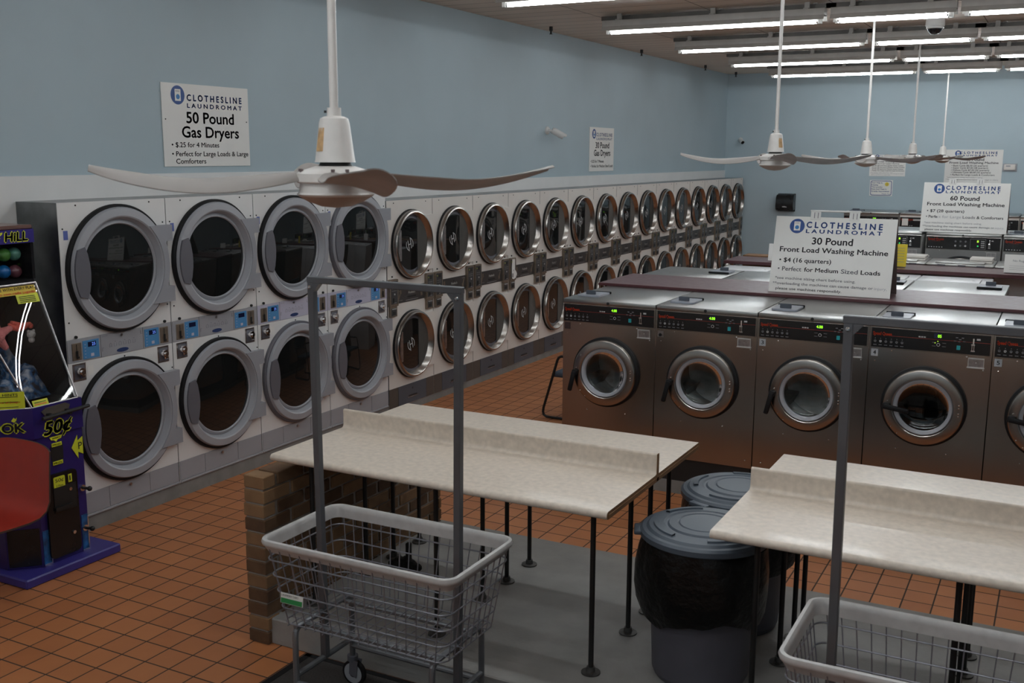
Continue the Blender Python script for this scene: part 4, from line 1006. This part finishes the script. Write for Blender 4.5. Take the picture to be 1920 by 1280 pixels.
# ------------------------------------------------------------------ chairs
def red_chair():
    t = thing('shell_chair', 'red plastic shell chair in front of the claw machine, cut by the picture edge', 'chair', (-4.79, 3.725, 0), 0)
    # profile in (y, z): back top to seat front; x from 0 to -.48
    pf = [(.0, .92), (-.01, .80), (-.018, .70), (-.03, .61), (-.06, .555), (-.11, .525), (-.18, .512), (-.28, .508), (-.36, .512), (-.41, .500), (-.43, .475)]
    n = 16; k = MB(); G = []
    for sgn in (0, 1):
        g = []
        for i, (y, z) in enumerate(pf):
            row = []
            for j in range(n+1):
                u = j/n; x = -.50*u; e = (2*u-1); wv = .03*e**4
                f = min(1, max(0, (i-2)/5))
                yy, zz = y-wv*(1-f), z+wv*f*1.0
                if i == 0: zz -= .03*abs(e)**3
                if sgn: 
                    if i < 4: yy += .010
                    elif i < 6: yy += .006; zz -= .007
                    else: zz -= .010
                row.append(k.v((x, yy, zz)))
            g.append(row)
        G.append(g)
    for s_, g in enumerate(G):
        for i in range(len(pf)-1):
            for j in range(n): k.f([g[i][j], g[i][j+1], g[i+1][j+1], g[i+1][j]])
    m_ = len(pf)-1
    per = lambda g: g[0]+[g[i][n] for i in range(1, m_+1)]+g[m_][n-1::-1]+[g[i][0] for i in range(m_-1, 0, -1)]
    a, b = per(G[0]), per(G[1])
    for i in range(len(a)): k.f([a[i], a[(i+1) % len(a)], b[(i+1) % len(a)], b[i]], 1)
    k.build('shell', [REDCH, mat('shell_edge_dark', (.05, .03, .02), .7, var=.1)], t, smooth=50)
    for x, y in ((-.385, -.33), (-.47, -.08), (-.47, -.34)):
        k = MB(); k.tube([(-.31+(x+.31)*.6, y, .503), (x-.02, y, 0.0)], .011, 8); k.build('leg', TUBEM, t)
red_chair()
t = thing('side_chair', 'dark sled-base chair half hidden behind the stainless washers', 'chair', (-4.30, 8.82, 0), 0)
k0 = None
for s_ in (0, .5):
    k = MB(); r = .0125
    P = [(.55, s_, .0125), (.10, s_, .0125), (.035, s_, .015), (.008, s_, .03), (.0, s_, .06), (.005, s_, .10), (.145, s_, .575), (.158, s_, .60), (.18, s_, .615), (.22, s_, .618), (.50, s_, .618), (.55, s_, .62)]
    k.tube(P, r, 10); k.tube([(.55, s_, .012), (.47, s_, .45), (.55, s_, .62), (.60, s_, .86)], r, 10); k.build('side_frame', PIPE, t)
k = MB(); k.box(.085, .52, .015, .485, .405, .455, b=.02, seg=3); k.build('seat', CHAIRS, t, smooth=60)
k = MB(); k.box(.545, .585, .03, .47, .58, .86, b=.018, seg=3); k.build('backrest', CHAIRS, t, smooth=60)

# ------------------------------------------------------------------ claw machine
def claw():
    t = thing('claw_machine', 'purple coin claw machine with yellow lettering beside the first dryer', 'claw machine', (0, 0, 0), 0)
    XF, Y0, Y1, YC, XC = -5.23, 3.80, 4.275, 3.94, -5.37        # front plane, side, far side, front corner, chamfer end
    FT = lambda y: Matrix.Translation((XF, 0, 0)) @ Matrix.Rotation(PI/2, 4, 'Z')     # local x -> world y, front -> +X
    F = FT(0)
    plan = [(XF, YC), (XF, Y1), (-5.96, Y1), (-5.96, Y0), (XC, Y0)]
    def pcol(k, plan, z0, z1, m=0):
        a = [k.v((x, y, z0)) for x, y in plan]; b = [k.v((x, y, z1)) for x, y in plan]; n = len(plan)
        k.f(a[::-1], m); k.f(b, m)
        for i in range(n): k.f([a[i], a[(i+1) % n], b[(i+1) % n], b[i]], m)
    k = MB(); pcol(k, plan, .058, 1.03); pcol(k, [(XF+.012, YC-.006), (XF+.012, Y1+.004), (-5.96, Y1+.004), (-5.96, Y0-.008), (XC, Y0-.008)], .845, 1.03)
    pcol(k, [(-5.80, Y0), (-5.80, Y1), (-5.96, Y1), (-5.96, Y0)], 1.03, 2.0)
    cab = k.build('cabinet', PURPLE, t, smooth=0)
    k = MB(); k.box(-5.97, -5.135, 3.745, 4.435, 0.0, .056, b=.008); k.build('base_slab', PURPLE2, t)
    k = MB(); k.prism(rrect(3.985, 4.205, .085, .605, .03), -.016, 0, T=F); k.build('coin_door', BLKPAN, t)
    k = MB(); k.prism(rrect(4.035, 4.115, .485, .585, .008), -.0185, -.016, T=F); k.text('50\u00a2', 4.045, 4.105, .552, .022, -.0195, m=1, T=F); k.text('2 Plays', 4.05, 4.10, .523, .012, -.0195, m=1, T=F); k.text('for $1.00', 4.05, 4.10, .500, .012, -.0195, m=1, T=F)
    k.prism(rrect(4.045, 4.125, .405, .465, .003), -.0185, -.016, T=F, m=0); k.box(4.09, 4.123, -.0195, -.018, .408, .445, T=F, m=2); k.box(4.14, 4.165, -.0185, -.016, .53, .58, T=F); k.box(4.147, 4.155, -.0195, -.018, .54, .57, T=F, m=1)
    k.build('stickers', [YELLO, INK, ARTBLUE], t, smooth=0)
    k = MB()
    for y, z in ((4.148, .487), (4.155, .21)): k.cyl((XF+.016, y, z), (XF+.024, y, z), .011, n=14)
    k.build('lock', CHROME, t)
    k = MB(); k.prism(rrect(4.03, 4.155, .375, .40, .006), -.030, -.016, T=F); k.prism(rrect(4.03, 4.19, .585-.035-.03, .385-.02, .004), -.02, -.016, T=F); k.build('bill_slot', BLACK, t)
    k = MB(); k.prism(rrect(4.045, 4.13, .68, .775, .006), -.003, .0, T=F); k.build('prize_slot', BLACK, t)
    k = MB(); k.box(4.052, 4.122, -.005, -.002, .768, .790, T=F); k.box(4.052, 4.122, -.005, -.002, .655, .677, T=F); k.prism([(4.04, .83), (4.13, .83), (4.12, .812), (4.095, .808), (4.085, .795), (4.07, .808), (4.05, .812)], -.005, -.002, T=F)
    for z in (.7725, .6595): k.text('PRIZE', 4.058, 4.116, z, .012, -.006, m=1, T=F, bold=.02)
    k.text('INSERT', 4.058, 4.112, .816, .009, -.006, m=1, T=F, bold=.02)
    k.prism([(4.190, .73), (4.235, .80), (4.235, .765), (4.272, .785), (4.272, .675), (4.235, .695), (4.235, .655)], -.005, -.002, T=F); k.text('P', 4.238, 4.265, .71, .045, -.006, m=1, T=F)
    k.build('prize_marks', [YELLO, INK], t, smooth=0)
    k = MB(); k.text('50\u00a2', 3.995, 4.180, .852, .080, -.0135, bold=.13, T=F, shear=.25); k.text('50\u00a2', 3.998, 4.177, .8535, .077, -.0145, m=1, bold=.05, T=F, shear=.25); k.build('price_lettering', [YELLO, INK], t, smooth=0)
    # OK on the chamfered corner
    an = math.atan2(YC-Y0, XF-XC); Lc = math.hypot(YC-Y0, XF-XC)
    C_ = Matrix.Translation((XC, Y0, 0)) @ Matrix.Rotation(an, 4, 'Z')
    k = MB(); k.text('OK', .03, .155, .895, .055, -.0135, bold=.16, T=C_); k.text('OK', .035, .150, .897, .051, -.0145, m=1, bold=.07, T=C_); k.prism([(.085, .965), (.10, .985), (.107, .975), (.117, .985), (.112, .965), (.10, .955)], -.0135, -.012, T=C_)
    k.build('corner_lettering', [YELLO, INK], t, smooth=0)
    k = MB(); k.prism(rrect(.01, Lc-.01, .07, .30, .004), -.002, 0, T=C_); k.build('kick_panel', BLKPAN, t, smooth=0)
    k = MB(); k.box(3.945, 4.0, -.003, 0, .06, .275, T=F, m=1); k.box(4.225, 4.272, -.003, 0, .06, .29, T=F, m=1)
    for y0_, y1_ in ((3.944, 4.001), (4.224, 4.273)): k.box(y0_, y1_, -.006, 0, .058, .070, T=F, m=2); k.box(y1_-.006, y1_, -.006, 0, .07, .27, T=F, m=2)
    k.build('kick_art', [BLKPAN, ARTBLUE, CHROME], t, smooth=0)
    for z, y in ((.463, 4.246), (.205, 4.246)):
        k = MB(); k.cyl((XF, y, z), (XF+.012, y, z), .020, n=16); k.cyl((XF+.012, y, z), (XF+.05, y+.008, z), .009, n=10, m=1); k.sph((XF+.058, y+.01, z), .016, 12, m=1); k.build('latch', [CHROME, BLACK], t)
    k = MB(); k.tube([(XF+.055, 3.965, .968), (XF+.055, 4.295, .980)], .011, 10)
    for y in (4.03, 4.16): k.box(XF, XF+.06, y-.012, y+.012, .955, .985, b=.003)
    k.build('lift_bar', BLACK, t)
    k = MB(); k.prism([(3.99, 1.0), (4.02, .962), (4.17, .968), (4.19, 1.005), (4.16, 1.022), (4.02, 1.018)], -.018, -.010, T=F); k.build('bar_plate', KICKB, t)
    # window: slanted glass from (XF, 1.03) back to (XT, 1.72)
    XT = -5.505; z0, z1 = 1.032, 1.72; YU, YV = 3.755, 3.70
    q = lambda k, P, m=0: k.f([k.v(p) for p in P], m)
    k = MB(); q(k, [(XF, YC, z0), (XF, Y1-.02, z0), (XT, Y1-.04, z1), (XT, YU, z1)]); k.build('front_glass', CASEGL, t, smooth=0)
    k = MB(); q(k, [(XC, Y0, z0), (XF, YC, z0), (XT, YU, z1), (XT-.02, YV, z1)]); q(k, [(XC, Y0, z0), (-5.80, Y0, z0), (-5.80, YV, z1), (XT-.02, YV, z1)]); q(k, [(XF, Y1-.02, z0), (-5.80, Y1-.02, z0), (-5.80, Y1-.04, z1), (XT, Y1-.04, z1)]); k.build('side_glass', CASEGL, t, smooth=0)
    k = MB(); k.tube([(XF, Y1-.015, z0), (XT, Y1-.035, z1)], .006, 6); k.tube([(XF, YC, z0), (XT, YU, z1)], .006, 6); k.tube([(XF, YC, z0), (XF, Y1-.015, z0)], .005, 6); k.tube([(XT, YV, z1), (XT, Y1-.035, z1)], .007, 6); k.tube([(XC, Y0, z0), (XF, YC, z0)], .006, 6)
    k.build('glass_trim', DCHROME, t)
    k = MB(); k.box(-5.80, -5.51, YV, Y1-.04, 1.728, 1.745, m=1); k.box(-5.80, -5.505, Y1-.05, Y1-.03, 1.745, 2.05, m=1); k.box(-5.82, -5.80, YV, Y1-.03, 1.03, 2.05, m=1); k.f([k.v(p) for p in ((XF-.012, Y1-.026, z0), (-5.80, Y1-.026, z0), (-5.80, Y1-.046, z1), (XT-.012, Y1-.046, z1))], 1); k.box(-5.97, -5.50, YV, Y1-.03, 2.045, 2.07, m=2, b=.006)
    k.box(-5.78, -5.70, 4.05, 4.10, 2.07, 2.078, m=2); k.build('upper_case', [PURPLE, CASEIN, CASETOP], t)
    FM = Matrix.Translation((-5.505, 0, 0)) @ Matrix.Rotation(PI/2, 4, 'Z')
    k = MB(); k.box(YV, Y1-.03, -.012, .0, 1.965, 2.045, T=FM); k.build('marquee', NAVYP, t)
    k = MB(); k.text('THRILL', 3.86, 4.200, 1.977, .056, -.0135, bold=.06, T=FM, shear=.15) if False else k.text('HiLL', 4.045, 4.200, 1.978, .056, -.0135, bold=.14, T=FM, shear=.12)
    k.text('HiLL', 4.048, 4.197, 1.980, .052, -.0145, m=1, bold=.05, T=FM, shear=.12); k.prism([(3.96, 2.025), (4.035, 2.035), (4.03, 2.022), (4.00, 2.005), (4.02, 2.003), (3.985, 1.978), (3.99, 1.998), (3.96, 1.995)], -.0135, -.012, T=FM)
    k.build('marquee_lettering', [YELLO, INK], t, smooth=0)
    k = MB(); q(k, [(-5.506, YV, 1.745), (-5.506, Y1-.03, 1.745), (-5.506, Y1-.03, 1.965), (-5.506, YV, 1.965)]); k.build('upper_window', CASEGL, t, smooth=0)
    # banners inside the glass top and on the side
    sl = lambda u, y, off=.0: (XF+(XT-XF)*u+off, y, z0+(z1-z0)*u)
    def banner(k, y0, y1, u0, u1, m=0): q(k, [sl(u0, y0, .006), sl(u0, y1, .006), sl(u1, y1, .006), sl(u1, y0, .006)], m)
    k = MB(); banner(k, YC-.02, Y1-.055, .915, .985); banner(k, 4.075, Y1-.05, .84, .915, 1)
    S_ = Matrix(((0, -1, (XT-XF)/(z1-z0), XF-(XT-XF)/(z1-z0)*z0+.009), (1, 0, 0, 0), (0, 0, 1, 0), (0, 0, 0, 1)))
    k.text('PRIZE WITH EVERY PLAY', 3.93, 4.215, 1.690, .017, 0, m=2, T=S_, bold=.02); k.text('Rico con cada jugada', 3.93, 4.21, 1.667, .014, 0, m=3, T=S_, bold=.02)
    for j in range(4): k.box(4.09, 4.20, -.0002, .0002, 1.618+j*.010, 1.621+j*.010, T=S_, m=2)
    banner(k, YC+.01, YC+.115, .005, .055, 1); k.box(YC+.02, YC+.10, -.0002, .0002, 1.045, 1.049, T=S_, m=3); k.box(YC+.02, YC+.10, -.0002, .0002, 1.056, 1.059, T=S_, m=2)
    k.build('banner', [ORANGE, YELLO, INK, REDINK], t, smooth=0)
    k = MB(); k.prism(rrect(-.05, .165, 1.035, 1.135, .008), -.006, -.004, T=C_); k.text('GAME HINTS', -.04, .13, 1.112, .014, -.0075, m=1, T=C_, bold=.02); k.text('Solo para el Juego', -.04, .14, 1.070, .012, -.0075, m=2, T=C_, bold=.01)
    for j in range(3): k.box(-.04, .13, -.0075, -.006, 1.045+.03*j-(.0 if j else 0), 1.048+.03*j, T=C_, m=1)
    k.build('hint_sticker', [YELLO, INK, REDINK], t, smooth=0)
    # glowing bent tubes standing in for a reflection of tubes in the front glass
    k = MB()
    for d in (0, .026):
        P = [(-5.507, 4.232, 1.700), (-5.487, 4.177, 1.644), (-5.447, 4.097, 1.544), (-5.407, 4.025, 1.445), (-5.356, 3.957, 1.317), (-5.322, 3.925, 1.233), (-5.292, 3.905, 1.158)] if not d else [(-5.498, 4.238, 1.672), (-5.480, 4.194, 1.628), (-5.443, 4.115, 1.535), (-5.402, 4.042, 1.433), (-5.352, 3.975, 1.308), (-5.315, 3.938, 1.215), (-5.279, 3.920, 1.125)]
        k.tube(P, .0034, 8)
    k.build('tube_reflection', TUBEREFL, t)
    return t
CASEIN = mat('case_interior', (.012, .012, .014), .9, spec=.1, var=.05)
CASETOP = mat('case_top_red_brown', (.26, .15, .13), .25, .5, var=.15)
NAVYP = mat('marquee_navy', (.03, .02, .20), .35, var=.05)
claw()
def toy(name, label, cat, loc, fn, m, group=None, smooth=70):
    k = MB(); fn(k); o = k.build(name, m, None, loc, smooth=smooth); tag(o, label, cat, group); return o
for nm, y, z, c in (('green', 4.110, 1.893, (.10, .32, .06)), ('teal and coral', 4.178, 1.893, (.12, .34, .26)), ('blue', 4.100, 1.792, (.01, .16, .46)), ('dark purple', 4.176, 1.787, (.20, .07, .09))):
    toy('prize_ball', nm+' shiny prize ball in the upper window of the claw machine', 'ball', (-5.60, y, z), lambda k: k.sph((0, 0, 0), .041, 20), mat('ball_'+nm.replace(' ', '_'), c, .2, var=.4, vscale=25, coat=.3), 'prize balls')
def star(k):
    for i in range(5):
        a = PI/2+i*2*PI/5; k.tube([(0, 0, 0), (0, .05*math.cos(a), .05*math.sin(a)), (0, .095*math.cos(a), .095*math.sin(a))], .038, 10, r_end=.018); k.sph((0, .095*math.cos(a), .095*math.sin(a)), .02, 8)
    k.sph((.01, 0, 0), .045, 12)
toy('plush_toy', 'pink star shaped plush inside the claw machine', 'plush toy', (-5.53, 3.965, 1.43), star, mat('pink_plush', (.55, .17, .16), .95, bump=.8, bscale=120), 'plush toys')
def fish(k):
    k.M = Matrix.Diagonal((.62, .62, .62, 1))
    k.sph((0, 0, 0), .05, 14, sc=(.8, 1.5, .8)); k.tube([(0, -.06, .0), (0, -.12, .05)], .03, 8, r_end=.012); k.tube([(0, .05, .01), (0, .12, .02)], .035, 8, r_end=.02); k.tube([(0, 0, .03), (0, -.09, .06)], .02, 8, r_end=.02); k.sph((.0, .12, .0), .028, 10)
toy('plush_toy', 'coral red plush fish inside the claw machine, beside the pink star', 'plush toy', (-5.54, 4.135, 1.455), fish, mat('coral_plush', (.58, .10, .07), .95, bump=.8, bscale=120), 'plush toys')
toy('plush_toy', 'small white and grey plush hanging near the claw machine glass', 'plush toy', (-5.52, 4.195, 1.405), lambda k: (k.sph((0, 0, 0), .026, 12), k.sph((0, 0, -.032), .02, 10), k.sph((0, .018, .02), .010, 8), k.sph((0, -.018, .02), .010, 8)), mat('grey_plush', (.42, .40, .38), .95, bump=.8, bscale=120), 'plush toys')
def pile(k):
    rnd = random.Random(5); n = 22; rows = []
    for i in range(n+1):
        row = []
        for j in range(n+1):
            u, v_ = i/n, j/n; x = -5.78+.36*u; y = 3.84+.38*v_
            h = .06+.20*(1-u)**1.1+.05*math.sin(7*u+3*v_)+.03*math.sin(13*v_+5*u)+rnd.uniform(-.012, .012)
            row.append(k.v((x, y, 1.032+max(.01, h*(.5 if i == n else 1)))))
        rows.append(row)
    for i in range(n):
        for j in range(n): k.f([rows[i][j], rows[i+1][j], rows[i+1][j+1], rows[i][j+1]])
    pr2 = rows[0]+[rows[i][n] for i in range(1, n+1)]+rows[n][n-1::-1]+[rows[i][0] for i in range(n-1, 0, -1)]
    M_ = [k.v((v_.co.x, v_.co.y, 1.033)) for v_ in pr2]
    for i in range(len(pr2)): k.f([pr2[i], pr2[(i+1) % len(pr2)], M_[(i+1) % len(M_)], M_[i]])
def pile_mat():
    m = bpy.data.materials.new('wrapped_prizes'); m.use_nodes = True; nt = m.node_tree; N = nt.nodes; L = nt.links; b = N['Principled BSDF']
    tc = N.new('ShaderNodeTexCoord'); n = N.new('ShaderNodeTexNoise'); n.inputs['Scale'].default_value = 9; n.inputs['Detail'].default_value = 5; n.inputs['Distortion'].default_value = 1.5; L.new(tc.outputs['Object'], n.inputs['Vector'])
    cr = N.new('ShaderNodeValToRGB'); e = cr.color_ramp.elements; e[0].position = .35; e[0].color = (.03, .03, .04, 1); e[1].position = .68; e[1].color = (.34, .36, .40, 1)
    x = e.new(.48); x.color = (.03, .10, .22, 1); x = e.new(.55); x.color = (.16, .20, .27, 1)
    L.new(n.outputs[0], cr.inputs[0]); L.new(cr.outputs[0], b.inputs['Base Color']); b.inputs['Roughness'].default_value = .15
    bp = N.new('ShaderNodeBump'); bp.inputs['Strength'].default_value = .8; bp.inputs['Distance'].default_value = .02; L.new(n.outputs[0], bp.inputs['Height']); L.new(bp.outputs[0], b.inputs['Normal'])
    return m
pl = toy('prize_pile', 'heap of plastic wrapped prizes filling the claw machine', 'prizes', (0, 0, 0), pile, pile_mat()); pl['kind'] = 'stuff'
